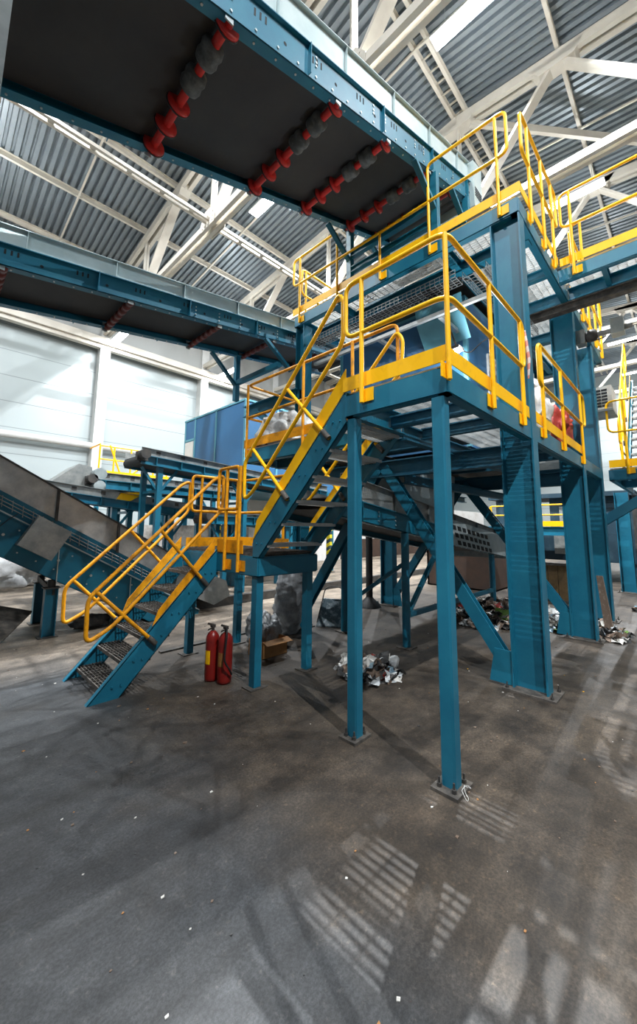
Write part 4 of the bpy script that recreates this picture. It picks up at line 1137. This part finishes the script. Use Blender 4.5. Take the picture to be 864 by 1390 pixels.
crumple('plastic_bottle_bag', (3.98, 2.62, 0.06), (0.13, 0.055, 0.05), PLAST, 'flattened clear plastic bag lying just right of the small scrap heap', 'bag', 21, amp=0.35, sub=3, rot=0.5)
# specks all over the floor
b = MB(); rr = random.Random(11)
for i in range(420):
    x = rr.uniform(0.3, 6.5); y = rr.uniform(-0.6, 6.5)
    s_ = rr.choice([0.003, 0.004, 0.005, 0.006, 0.008, 0.011]) * (1 if rr.random() < 0.95 else 1.6)
    b.mat(rr.choices([TRWHITE, TRBROWN, TRDARK, CARD, YEL], [5, 6, 4, 2, 0.5])[0])
    a = rr.random()*6.28
    pts = [(x+math.cos(a+k*1.57+rr.uniform(-.4, .4))*s_, y+math.sin(a+k*1.57)*s_*rr.uniform(.5, 1), 0.001) for k in range(4)]
    b.poly_prism(pts, (0, 0, s_*0.35))
tag(b.build('floor_litter', None), 'fine crumbs and paper specks scattered all over the concrete floor', 'litter', None, 'stuff')
# ================================================================== right/back objects
t = thing('waste_bunker', 'ochre wooden-sided bunker behind the plastic waste pile', 'bunker', (9.9, 2.2, 0))
b = MB()
yy = 1.85
while yy < 3.15:
    b.box((10.0, yy, 0.05), (10.06, yy+0.19, 0.80)); yy += 0.2
b.build('board_front', WOOD, t)
b = MB(); b.box((9.98, 1.84, 0.80), (10.1, 3.26, 0.86)); b.box((9.98, 1.84, 0), (10.1, 3.26, 0.06)); b.box((10.07, 1.85, 0), (12.0, 1.91, 0.8)); b.box((10.07, 3.19, 0), (12.0, 3.25, 0.8)); b.build('frame', TREAD, t)
t = thing('steel_bin', 'rusty brown steel bin left of the wooden-sided bunker', 'bin', (10.5, 4.4, 0))
b = MB(); b.box((10.3, 3.75, 0), (10.35, 5.6, 1.05)); b.box((10.3, 3.75, 0), (12.2, 3.80, 1.05)); b.box((10.3, 5.55, 0), (12.2, 5.6, 1.05)); b.box((12.15, 3.75, 0), (12.2, 5.6, 1.05)); b.box((10.3, 3.75, 0), (12.2, 5.6, 0.04)); b.build('bin_body', RUST, t)
b = MB(); b.box((10.27, 3.72, 1.02), (10.38, 5.63, 1.08)); b.build('rim', RUST, t)

# AC outdoor unit and pipe
t = thing('air_conditioner_unit', 'white box air-conditioner outdoor unit with grille hung on the tower wall at right', 'air conditioner', (8.9, 1.1, 3.8))
b = MB(); b.box((8.9, 0.90, 3.88), (9.5, 1.20, 4.36)); b.build('casing', paint('ac_casing', (0.55, 0.54, 0.50), (0.42, 0.41, 0.38), 8, 0.5), t)
b = MB()
for i in range(6):
    for k in range(2): b.box((8.892, 0.97+k*0.10, 3.95+i*0.062), (8.899, 1.06+k*0.10, 3.99+i*0.062))
b.build('grille_slots', HOLE, t)
b = MB(); b.box((8.78, 0.89, 3.84), (9.5, 1.21, 3.88)); b.bar((8.78, 1.2, 3.55), (9.3, 1.2, 3.84), 0.03, 0.03, (0, 1, 0)); b.build('bracket', GALVD, t)
t = thing('exhaust_pipe', 'grey horizontal exhaust pipe with round silencer and square box beside the upper right railing', 'pipe', (8.0, 1.0, 4.8))
b = MB(); b.cyl((7.15, 1.10, 4.68), (7.15, 0.40, 4.68), 0.045, 16); b.box((7.06, 0.99, 4.56), (7.24, 1.109, 4.79)); b.build('pipe', GALVD, t)
b = MB(); b.lathe((7.15, 1.0, 4.68), (0, -1, 0), [(0.045, 0), (0.085, 0.02), (0.10, 0.06), (0.10, 0.11), (0.085, 0.15), (0.045, 0.17)], 20); b.build('silencer', DARKST, t)
b = MB(); b.box((7.05, 0.50, 4.58), (7.25, 0.66, 4.82)); b.build('damper_box', GALV, t)
b = MB(); b.tube(fillet([(7.13, 0.98, 4.62), (7.1, 0.85, 4.56), (7.13, 0.72, 4.6)], 0.05), 0.008, 6); b.build('cable', BLACK, t)
# cabin inside tower between mid and upper floors
t = thing('sorting_cabin', 'dark blue sorting cabin inside the tower between the middle and high platforms, white door frame', 'cabin', (5.2, 2.1, 2.74))
b = MB(); b.box((5.2, 2.12, 2.74), (8.5, 2.16, 4.95)); b.box((5.2, 2.12, 2.74), (5.24, 4.5, 4.95)); b.box((5.2, 4.46, 2.74), (8.5, 4.5, 4.95)); b.box((8.46, 2.12, 2.74), (8.5, 4.5, 4.95)); b.build('wall_panels', CABIN, t)
b = MB(); b.box((5.2, 2.12, 4.95), (8.5, 4.5, 5.0)); b.build('roof_panel', CABTRIM, t)
b = MB(); b.box((5.95, 2.09, 2.8), (6.55, 2.12, 4.35)); d_ = b.build('door_leaf', WHITE, t)
b = MB(); b.box((6.05, 2.083, 3.4), (6.45, 2.09, 4.2)); b.build('door_glass', GALV, d_)
b = MB(); b.box((7.25, 2.07, 2.8), (8.4, 2.11, 4.75)); b.build('white_shutter', WHITE, t)
b = MB()
for i in range(12): b.box((7.25, 2.06, 2.9+i*0.155), (8.4, 2.07, 2.925+i*0.155))
b.build('shutter_slats', GALV, t)
b = MB(); b.box((5.19, 2.11, 2.74), (5.25, 2.17, 4.95)); b.box((5.19, 4.45, 2.74), (5.25, 4.51, 4.95)); b.box((6.7, 2.10, 2.74), (6.76, 2.12, 4.95)); b.build('corner_trim', CABTRIM, t)
# light panels under the upper floor
t = thing('chute_plates', 'pale blue sloping chute plates beneath the high platform, lit by a bulkhead lamp', 'chute', (4.9, 2.3, 4.3))
b = MB(); b.poly_prism([(4.92, 2.04, 4.62), (5.17, 2.04, 4.30), (5.17, 2.75, 4.30), (4.92, 2.75, 4.62)], (0, 0, 0.012)); b.poly_prism([(4.92, 2.04, 4.62), (4.92, 2.75, 4.62), (4.88, 2.75, 4.86), (4.88, 2.04, 4.86)], (0.01, 0, 0)); b.build('plates', CABTRIM, t)
b = MB(); b.bar((4.50, 1.5, 4.42), (4.50, 4.5, 4.42), 0.05, 0.05); b.bar((4.55, 3.2, 4.45), (5.19, 3.2, 4.45), 0.05, 0.05); b.bar((4.55, 2.2, 4.42), (5.19, 2.2, 4.42), 0.05, 0.05); b.build('support_angle', GALVD, t)
# work lamp
t = thing('bulkhead_lamp', 'small glaring bulkhead lamp below the high platform, behind the corner railing post', 'lamp', (4.75, 2.05, 3.95))
b = MB(); b.box((4.70, 2.02, 3.98), (4.86, 2.12, 4.02)); b.build('housing', DARKST, t)
b = MB(); b.bar((4.78, 2.19, 4.40), (4.78, 2.08, 4.02), 0.02, 0.02, (1, 0, 0)); b.build('hanger', DARKST, t)
b = MB(); b.lathe((4.78, 2.07, 3.98), (0, 0, -1), [(0.05, 0), (0.045, 0.02), (0.02, 0.035)], 12); b.build('diffuser', emis('work_lamp', (1, 0.98, 0.95), 60), t)
plight(4.72, 2.0, 3.90, 60, 0.03)
b = MB(); b.tube(fillet([(4.78, 2.07, 4.0), (5.0, 2.0, 3.98), (5.2, 1.9, 4.2), (5.25, 1.6, 4.3)], 0.1), 0.009, 6); tag(b.build('lamp_cable', BLACK), 'black cable sagging from the bulkhead lamp towards the big column', 'cable')
# cable tray
t = thing('cable_tray', 'wire mesh cable tray hanging in an L below the high platform', 'cable tray', (4.7, 3, 4.95))
b = MB()
def wiretray(a, c, w, hh):
    a = V(a); c = V(c); d = (c-a); L = d.length; d.normalize(); s_ = d.cross(V((0, 0, 1)))
    for u in (-w/2, -w/4, 0, w/4, w/2): b.bar(a+s_*u, c+s_*u, 0.006, 0.006)
    for u in (-w/2, w/2):
        for z in (hh/2, hh): b.bar(a+s_*u+V((0, 0, z)), c+s_*u+V((0, 0, z)), 0.006, 0.006)
    n = int(L/0.07)
    for i in range(n+1):
        q = a+d*(L*i/n)
        b.bar(q-s_*w/2, q+s_*w/2, 0.006, 0.006)
        for u in (-w/2, w/2): b.bar(q+s_*u, q+s_*u+V((0, 0, hh)), 0.006, 0.006, (1, 0, 0))
wiretray((4.62, 4.6, 4.85), (4.62, 1.95, 4.85), 0.22, 0.1)
wiretray((4.62, 1.75, 4.85), (6.9, 1.75, 4.85), 0.3, 0.1)
b.build('wire_mesh', GALVD, t)
b = MB()
for k in range(4): b.tube([(4.56+k*0.04, 4.6-0.33*i, 4.87+0.01*math.sin(i+k)) for i in range(9)], 0.010, 6)
b.tube([(4.6, 1.95, 4.88), (4.9, 1.8, 4.9), (6.9, 1.74, 4.88)], 0.014, 6)
b.build('cables', BLACK, t)
# electric box / warning tape on big column
b = MB(); b.box((4.20, 1.02, 3.05), (4.24, 1.08, 3.85))
b = MB(); b.tube([(4.09, 1.06, 3.10), (4.10, 1.05, 3.3), (4.08, 1.06, 3.5), (4.10, 1.07, 3.62)], [0.008, 0.018, 0.016, 0.006], 6)
TAPE = stripe_material('red_white_tape', (0.65, 0.25, 0.20), (0.7, 0.62, 0.60), 0.12, 0.5, 0.5)
tag(b.build('warning_tape', TAPE), 'strip of red and white warning tape tied to the railing at the big column', 'tape')
# right lower platform with stair beyond
t = thing('side_platform', 'low blue platform with yellow kick board at the right edge behind the tower', 'platform', (8.9, 0, 2.5))
b = MB(); b.chan((8.9, 1.05, 2.62), (8.9, -2.5, 2.62), 0.2, -0.07); b.chan((10.6, -2.5, 2.62), (10.6, 1.05, 2.62), 0.2, -0.07); b.chan((8.9, 1.05, 2.62), (12.9, 1.05, 2.62), 0.2, 0.07)
for y_ in (0.3, -0.5, -1.4): b.ibeam((8.95, y_, 2.62), (10.55, y_, 2.62), 0.16, 0.08)
b.build('frame', BLUE, t)
b = MB(); grating(b, 8.92, 10.58, -2.5, 1.03, 2.75); b.build('grating', GRATE, t)
b = MB(); b.box((8.87, -2.5, 2.76), (8.88, 1.03, 2.90)); b.build('kick_board', YEL, t)
railing('side_railing', 'yellow railing of the low far platform at the right edge, in front of the steps',
        [([(8.84, 1.0, 4.02), (8.84, -2.4, 4.02), (8.84, -2.4, 3.42), (8.84, 1.0, 3.42)], True, 0.12)],
        [(8.84, 0.75, 2.62, 4.0, (1, 0)), (8.84, -0.4, 2.62, 4.0, (1, 0)), (8.84, -1.5, 2.62, 4.0, (1, 0))])
stairs('far steel stair with pale grating treads at the right edge climbing beside the tower', (10.2, -0.4, 2.76), (13.0, -0.4, 5.5), (0, 1, 0), 1.3, 13, 0.4, YEL, GRATE, (0, 1), kh=0.1)
for i, (yy_, nm) in enumerate(((0.95, 'near'), (-0.45, 'far'))):
    stair_rail('yellow slanting handrail of the far right stair, %s side of its steps' % nm,
           [(10.0, yy_, 3.85), (10.0, yy_, 3.4), (10.3, yy_, 3.5), (12.9, yy_, 6.1), (12.9, yy_, 6.6), (12.7, yy_, 6.6)],
           [((10.9, yy_, 4.7), (10.9, yy_, 3.5)), ((11.6, yy_, 5.4), (11.6, yy_, 4.2)), ((12.3, yy_, 6.1), (12.3, yy_, 4.9)), ((10.3, yy_, 4.1), (10.3, yy_, 2.9))], YEL)
railing('side_railing', 'cluster of yellow railing posts behind the air-conditioner unit',
        [([(10.8, 1.02, 3.9), (12.8, 1.02, 3.9), (12.8, 1.02, 3.4), (10.8, 1.02, 3.4)], True, 0.1)],
        [(x_, 1.02, 2.76, 3.9, (0, 1)) for x_ in (10.9, 11.8, 12.7)])
# far yellow walkway seen under the tower
t = thing('low_walkway', 'distant yellow-edged walkway seen under the tower behind the waste bunker', 'walkway', (13.0, 3.2, 1.6))
b = MB(); b.ibeam((13.5, 2.6, 1.55), (13.5, 5.4, 1.55), 0.25, 0.12)
for y_ in (2.7, 4.0, 5.3): b.bar((13.5, y_, 0), (13.5, y_, 1.45), 0.12, 0.12, (1, 0, 0))
b.box((13.5, 2.6, 1.66), (14.6, 5.4, 1.69)); b.build('frame', BLUE, t)
b = MB(); b.box((13.42, 2.6, 1.7), (13.44, 3.9, 1.86)); b.build('kick_board', YEL, t)
railing('walkway_railing', 'distant yellow railing on the walkway seen under the tower',
        [([(13.4, 2.62, 2.36), (13.4, 4.9, 2.36), (13.4, 4.9, 2.05), (13.4, 2.62, 2.05)], True, 0.08)],
        [(13.4, 2.66, 1.7, 2.36, (1, 0)), (13.4, 3.7, 1.7, 2.36, (1, 0)), (13.4, 4.85, 1.7, 2.36, (1, 0))], YEL, r=0.022)
t = thing('machine_housing', 'blue and grey screening machine far under the tower, shade painted into its dark blue', 'machine', (15, 3, 0))
SHADED_NAVY = paint('shaded_navy_machine', (0.006, 0.030, 0.050), (0.02, 0.05, 0.07), 3, 0.6)  # blue darkened in the colour itself to stand for shade on the machine
b = MB(); b.box((15.0, 1.2, 0.6), (18, 5.6, 1.5)); b.box((15.5, 1.3, 1.5), (17, 3.6, 2.7)); b.box((15.4, 4.2, 1.5), (16.6, 4.6, 3.2)); b.box((15.2, 1.2, 2.7), (17.6, 5.6, 2.85)); b.cyl((15.6, 5.2, 1.5), (15.6, 5.2, 2.7), 0.25, 16); b.build('housing', SHADED_NAVY, t)
b = MB(); b.box((14.95, 2.6, 0.8), (15.0, 3.4, 1.4)); b.build('grey_cover', GALVD, t)
b = MB(); b.box((15.45, 2.4, 1.7), (15.5, 3.3, 2.4)); b.build('grey_cover', GALVD, t)
b = MB(); b.cyl((14.85, 4.4, 1.1), (15.0, 4.4, 1.1), 0.3, 20); b.build('drive_drum', GALVD, t)
for y_ in (1.4, 5.4):
    b = MB(); b.box((15.05, y_-0.1, 0), (15.25, y_+0.1, 0.6)); b.build('leg', SHADED_NAVY, t)
# dark backdrop machine at right edge, underneath side platform
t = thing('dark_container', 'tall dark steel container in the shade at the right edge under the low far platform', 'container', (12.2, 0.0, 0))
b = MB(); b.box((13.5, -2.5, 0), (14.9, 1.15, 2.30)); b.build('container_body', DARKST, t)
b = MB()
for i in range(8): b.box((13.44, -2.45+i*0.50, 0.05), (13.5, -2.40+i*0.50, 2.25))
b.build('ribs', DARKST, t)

# ================================================================== left background
# blue cabin on stilts
t = thing('control_cabin', 'bright blue panelled control cabin with pale trims standing high in front of the white wall', 'cabin', (6.7, 9.75, 0))
xc, yc, zt_, zb_ = 6.7, 9.75, 5.6, 2.9
b = MB(); b.box((xc, yc, zb_), (xc+4.2, 13.7, zt_)); b.build('wall_panels', CABIN, t)
b = MB()
for y_ in (yc, 11.45, 12.9, 13.65): b.box((xc-0.02, y_-0.04, zb_), (xc, y_+0.04, zt_))
b.box((xc-0.03, yc-0.03, zt_-0.06), (xc+4.2, 13.72, zt_)); b.box((xc-0.02, yc-0.02, zb_), (xc+0.08, yc+0.0, zt_))
for x_ in (xc+1.3, xc+2.6): b.box((x_-0.04, yc-0.02, zb_), (x_+0.04, yc, zt_))
b.box((xc-0.02, 12.9, 4.75), (xc, 13.65, 4.83)); b.build('trim_strips', CABTRIM, t)
b = MB(); b.box((xc-0.025, 12.98, 3.6), (xc-0.005, 13.6, 4.72)); b.build('window_pane', WHITE, t)
b = MB(); b.box((xc-0.05, yc-0.05, zb_-0.2), (xc+4.25, 13.75, zb_)); b.build('floor_frame', BLUE, t)
for (x_, y_) in ((xc+0.1, yc+0.1), (xc+0.1, 13.6), (xc+4.1, yc+0.1), (xc+4.1, 13.6), (xc+2.1, yc+0.1)):
    b = MB(); b.bar((x_, y_, 0), (x_, y_, zb_-0.2), 0.16, 0.16, (0, 1, 0)); b.build('leg', BLUE, t)
def bg_conveyor(name, lab, x0, x1, y, w, z0, z1, hb, hs, legs, stiff=0.55, skirt=GALVD):
    """straight conveyor seen from the side; z0/z1 underside heights"""
    t = thing(name, lab, 'conveyor', (x0, y, 0))
    m = (z1-z0)/(x1-x0)
    Z = lambda x, o: z0+m*(x-x0)+o
    def sk(mb, xa, xb, o0, o1, y0, y1):
        mb.add([(xa, y0, Z(xa, o0)), (xb, y0, Z(xb, o0)), (xb, y1, Z(xb, o0)), (xa, y1, Z(xa, o0)),
            (xa, y0, Z(xa, o1)), (xb, y0, Z(xb, o1)), (xb, y1, Z(xb, o1)), (xa, y1, Z(xa, o1))],
           [(0,3,2,1),(4,5,6,7),(0,1,5,4),(1,2,6,5),(2,3,7,6),(3,0,4,7)])
    b = MB()
    for y_ in (y, y+w-0.01): sk(b, x0, x1, 0, hb, y_, y_+0.01)
    sk(b, x0, x1, 0, 0.012, y-0.05, y+0.02); sk(b, x0, x1, hb-0.012, hb, y-0.05, y+0.02)
    xx = x0+0.3
    while xx < x1: sk(b, xx, xx+0.012, 0, hb, y-0.05, y); xx += stiff
    b.build('side_frame', BLUE, t)
    b = MB()
    for y_ in (y, y+w-0.01): sk(b, x0, x1, hb, hb+hs, y_, y_+0.006)
    sk(b, x0, x1, hb+hs-0.01, hb+hs, y-0.04, y)
    b.build('skirt_plate', skirt, t)
    xx = x0+0.3
    while xx < x1:
        b = MB(); sk(b, xx, xx+0.09, hb+hs*0.35, hb+hs*0.8, y-0.006, y); xx += stiff; b.build('clip', DARKST, t)
    b = MB(); sk(b, x0, x1, 0.06, 0.075, y+0.02, y+w-0.02); sk(b, x0, x1, hb*0.9, hb*0.9+0.015, y+0.02, y+w-0.02)
    b.cyl((x0+0.06, y+0.03, Z(x0, hb*0.5)), (x0+0.06, y+w-0.03, Z(x0, hb*0.5)), hb*0.5, 18); b.build('belt', RUB, t)
    b = MB(); b.cyl((x0-0.02, y-0.30, Z(x0, hb*0.9)), (x0-0.02, y-0.02, Z(x0, hb*0.9)), 0.10, 14); b.box((x0-0.12, y-0.1, Z(x0, hb*0.3)), (x0+0.1, y, Z(x0, hb*1.2))); b.build('drive_motor', DARKST, t)
    for lx in legs:
        zt = Z(lx, 0)
        b = MB(); b.bar((lx, y+0.06, 0), (lx, y+0.06, zt), 0.11, 0.11, (0, 1, 0)); b.bar((lx, y+w-0.06, 0), (lx, y+w-0.06, zt), 0.11, 0.11, (0, 1, 0))
        b.bar((lx, y+0.06, zt-0.55), (lx-0.38, y+0.06, zt-0.03), 0.05, 0.05, (0, 1, 0)); b.bar((lx, y+0.06, zt-0.55), (lx+0.38, y+0.06, zt-0.03), 0.05, 0.05, (0, 1, 0))
        b.bar((lx, y+0.06, zt-0.5), (lx, y+w-0.06, zt-0.5), 0.06, 0.06); b.build('support_leg', BLUE, t)
    return t
bg_conveyor('transfer_conveyor', 'pale-skirted conveyor sloping down right in front of the blue control cabin', 3.0, 8.6, 8.0, 0.95, 2.86, 2.50, 0.19, 0.16, (3.42, 5.6, 7.8))
g = bg_conveyor('transfer_conveyor', 'conveyor with hopper and grey motor drums behind the silver-sided conveyor', 2.5, 6.6, 9.5, 0.95, 2.42, 2.36, 0.20, 0.17, (3.4, 5.6))
b = MB(); b.poly_prism([(1.3, 9.45, 2.2), (1.7, 9.45, 2.42), (2.25, 9.45, 2.92), (2.5, 9.45, 2.88), (2.6, 9.45, 2.3), (2.2, 9.45, 2.0)], (0, 1.0, 0)); b.build('hopper', GALVD, g)
b = MB(); b.cyl((2.62, 9.2, 2.72), (2.62, 9.45, 2.72), 0.13, 16); b.cyl((2.62, 9.2, 2.45), (2.62, 9.45, 2.45), 0.12, 16); b.build('motor_drum', GALV, g)
bg_conveyor('transfer_conveyor', 'lowest background conveyor sloping right below the hopper conveyor', 1.2, 7.6, 9.02, 0.36, 2.16, 1.50, 0.18, 0.17, (2.9, 4.2, 6.0))
bg_conveyor('transfer_conveyor', 'short dark blue conveyor between the stair handrails in the background', 4.6, 7.9, 8.2, 0.5, 1.66, 1.60, 0.2, 0.08, (5.2, 7.2))
# yellow platform with ladder rails against the wall
t = thing('service_platform', 'small yellow service platform with railings against the white wall behind the conveyors', 'platform', (4.0, 14.0, 0))
b = MB(); b.box((3.85, 14.0, 3.20), (6.3, 15.2, 3.28)); b.box((3.85, 13.98, 3.28), (6.3, 14.0, 3.42)); b.build('deck', YEL, t)
for x_ in (3.95, 6.2):
    for y_ in (14.1, 15.1):
        b = MB(); b.bar((x_, y_, 0), (x_, y_, 3.2), 0.12, 0.12, (0, 1, 0)); b.build('leg', BLUE, t)
b = MB()
for x_ in (3.9, 4.35, 4.9, 5.4, 5.7, 6.2): b.cyl((x_, 14.0, 3.2), (x_, 14.0, 4.25), 0.028, 6)
for z_ in (4.25, 3.8): b.cyl((3.9, 14.0, z_), (6.2, 14.0, z_), 0.025, 6)
b.cyl((3.9, 14, 4.3), (3.9, 15.1, 4.3), 0.025, 6); b.cyl((4.2, 14.0, 4.3), (4.6, 14.0, 3.3), 0.03, 6); b.cyl((4.9, 14, 3.3), (5.5, 14, 3.9), 0.03, 6)
b.build('railing', YEL, t)
# yellow diagonal guard
b = MB(); b.poly_prism([(2.9, 9.0, 2.15), (3.0, 9.0, 2.32), (3.55, 9.0, 2.36), (3.2, 9.0, 2.14)], (0, 0.04, 0)); tag(b.build('yellow_guard_plate', YEL), 'yellow slanting guard plate beneath the hopper conveyor', 'guard')
# push walls
t = thing('concrete_block_wall', 'stained concrete retaining wall behind the landing at left', 'wall block', (5.8, 13, 0))
b = MB(); b.box((4.5, 13.0, 0), (9.3, 13.4, 1.62)); b.build('wall_body', CONC, t)
DIRTW = paint('splashed_white_panel', (0.62, 0.61, 0.59), (0.42, 0.38, 0.34), 1.2, 0.6, thr=(0.5, 0.8))
t = thing('white_partition', 'white partition wall with brown soiled lower half seen between the tower columns', 'partition', (14, 13.4, 0))
b = MB(); b.box((9.3, 13.0, 1.0), (34, 13.2, 3.0)); b.box((9.3, 13.0, 0), (15, 13.2, 1.0)); b.build('white_panel', DIRTW, t)
b = MB(); b.box((15, 12.98, 0), (34, 13.2, 1.0)); b.build('soiled_base', RUST, t)
# hazard striped posts
for (x_, y_, z_, lab) in ((10.4, 9.55, 2.4, 'black and yellow striped post standing right behind the left slim column'),
                          (8.2, 9.4, 2.2, 'black and yellow striped post seen between the stair treads'),
                          (7.75, 12.78, 1.9, 'short black and yellow striped post at the end of the stained concrete wall')):
    t = thing('hazard_post', lab, 'post', (x_, y_, 0), 'black and yellow striped posts')
    b = MB(); b.box((x_-0.06, y_-0.09, 0.02), (x_+0.06, y_+0.09, z_)); b.build('striped_shaft', HAZ, t)
    b = MB(); b.box((x_-0.14, y_-0.16, 0), (x_+0.14, y_+0.16, 0.02)); b.build('base_plate', DARKST, t)
# kerb rail on floor
b = MB(); b.box((3.7, 6.95, 0.0), (15.0, 7.10, 0.17)); tag(b.build('floor_kerb', DARKST), 'long black steel kerb lying on the floor behind the landing legs', 'kerb')
b = MB(); b.box((2.25, 4.93, 0.0), (4.2, 5.00, 0.02)); tag(b.build('floor_strip', DARKST), 'thin dark metal strip on the floor beside the lower stair foot', 'strip')
# sacks by the left wall
for i, (x_, y_, sx, sy, sz, lab) in enumerate(((-1.3, 12.9, 1.2, 0.8, 0.75, 'big white bulk bag at the left edge, leftmost of the row under the silver-sided conveyor'),
        (1.65, 12.9, 1.0, 0.75, 0.68, 'big white bulk bag directly behind the conveyor legs'),
        (3.6, 12.6, 0.85, 0.6, 0.58, 'big white bulk bag right of the conveyor legs'),
        (0.6, 15.2, 1.3, 0.9, 1.15, 'tall white bulk bag rising behind the front row of bags'))):
    crumple('bulk_bag', (x_, y_, sz*0.9), (sx, sy, sz), SACK, lab, 'bag', 30+i, amp=0.35, freq=2.6, sub=4, flat=0.9, group='white bulk bags by the left wall')
# dark tilted plate at left
t = thing('rubber_sheet', 'large dark worn sheet propped at a slant on the floor at the left edge', 'sheet', (0.6, 6.5, 0))
b = MB(); b.poly_prism([(-0.6, 6.0, 0.30), (0.55, 5.75, 0.02), (1.25, 7.1, 0.30), (0.1, 7.6, 0.62)], (0.01, 0.005, 0.03)); b.build('sheet_body', TREAD, t)
b = MB(); b.bar((-0.6, 6.02, 0.15), (-0.1, 7.3, 0.2), 0.1, 0.2); b.build('prop', DARKST, t)
crumple('torn_rubber_flap', (2.0, 6.9, 0.10), (0.25, 0.12, 0.10), TRDARK, 'curled black rubber flap on the floor behind the lower handrail loop', 'scrap', 41, amp=0.6, sub=3, flat=0.9)
# black post with electric box (background)
t = thing('black_post', 'black round post with grey junction box standing between the two slim columns', 'post', (6.85, 4.9, 0))
b = MB(); b.cyl((6.52, 4.86, 0.05), (6.52, 4.86, 2.2), 0.07, 12); b.lathe((6.52, 4.86, 0), (0, 0, 1), [(0.24, 0), (0.2, 0.08), (0.1, 0.16), (0.07, 0.2)], 12); b.build('shaft', BLACK, t)
b = MB(); b.box((6.38, 4.78, 1.55), (6.46, 5.02, 1.78)); b.build('junction_box', GALV, t)
# motor on top near left portal
t = thing('drive_motor', 'grey drive motor behind the left portal post under the large conveyor', 'motor', (5.2, 3.5, 6.1))
b = MB(); b.lathe((5.25, 3.75, 6.25), (0, -1, 0), [(0.05, 0), (0.10, 0.01), (0.11, 0.2), (0.10, 0.3), (0.04, 0.31)], 14); b.build('motor_body', GALVD, t)
b = MB(); b.box((5.05, 3.3, 5.36), (5.5, 3.8, 6.12)); b.build('stand', BLUE, t)
t = thing('control_box', 'black ribbed box on the high platform under the end of the large conveyor', 'box', (5.2, 2.0, 5.36))
b = MB(); b.box((4.9, 1.62, 5.62), (5.75, 1.92, 5.95)); b.build('casing', BLACK, t)
b = MB()
for i in range(9): b.box((4.94+i*0.085, 1.61, 5.64), (4.965+i*0.085, 1.62, 5.93))
b.build('ribs', DARKST, t)
b = MB(); b.box((4.95, 1.66, 5.36), (5.0, 1.9, 5.62)); b.box((5.65, 1.66, 5.36), (5.7, 1.9, 5.62)); b.build('stand', DARKST, t)

b = MB(); b.poly_prism([(7.75, 1.02, 0.0), (7.78, 1.14, 0.0), (7.90, 1.22, 0.85), (7.87, 1.13, 0.85)], (0.02, -0.005, 0)); tag(b.build('leaning_plank', TRBROWN), 'thin pale plank leaning beside the second right-row column foot', 'plank')
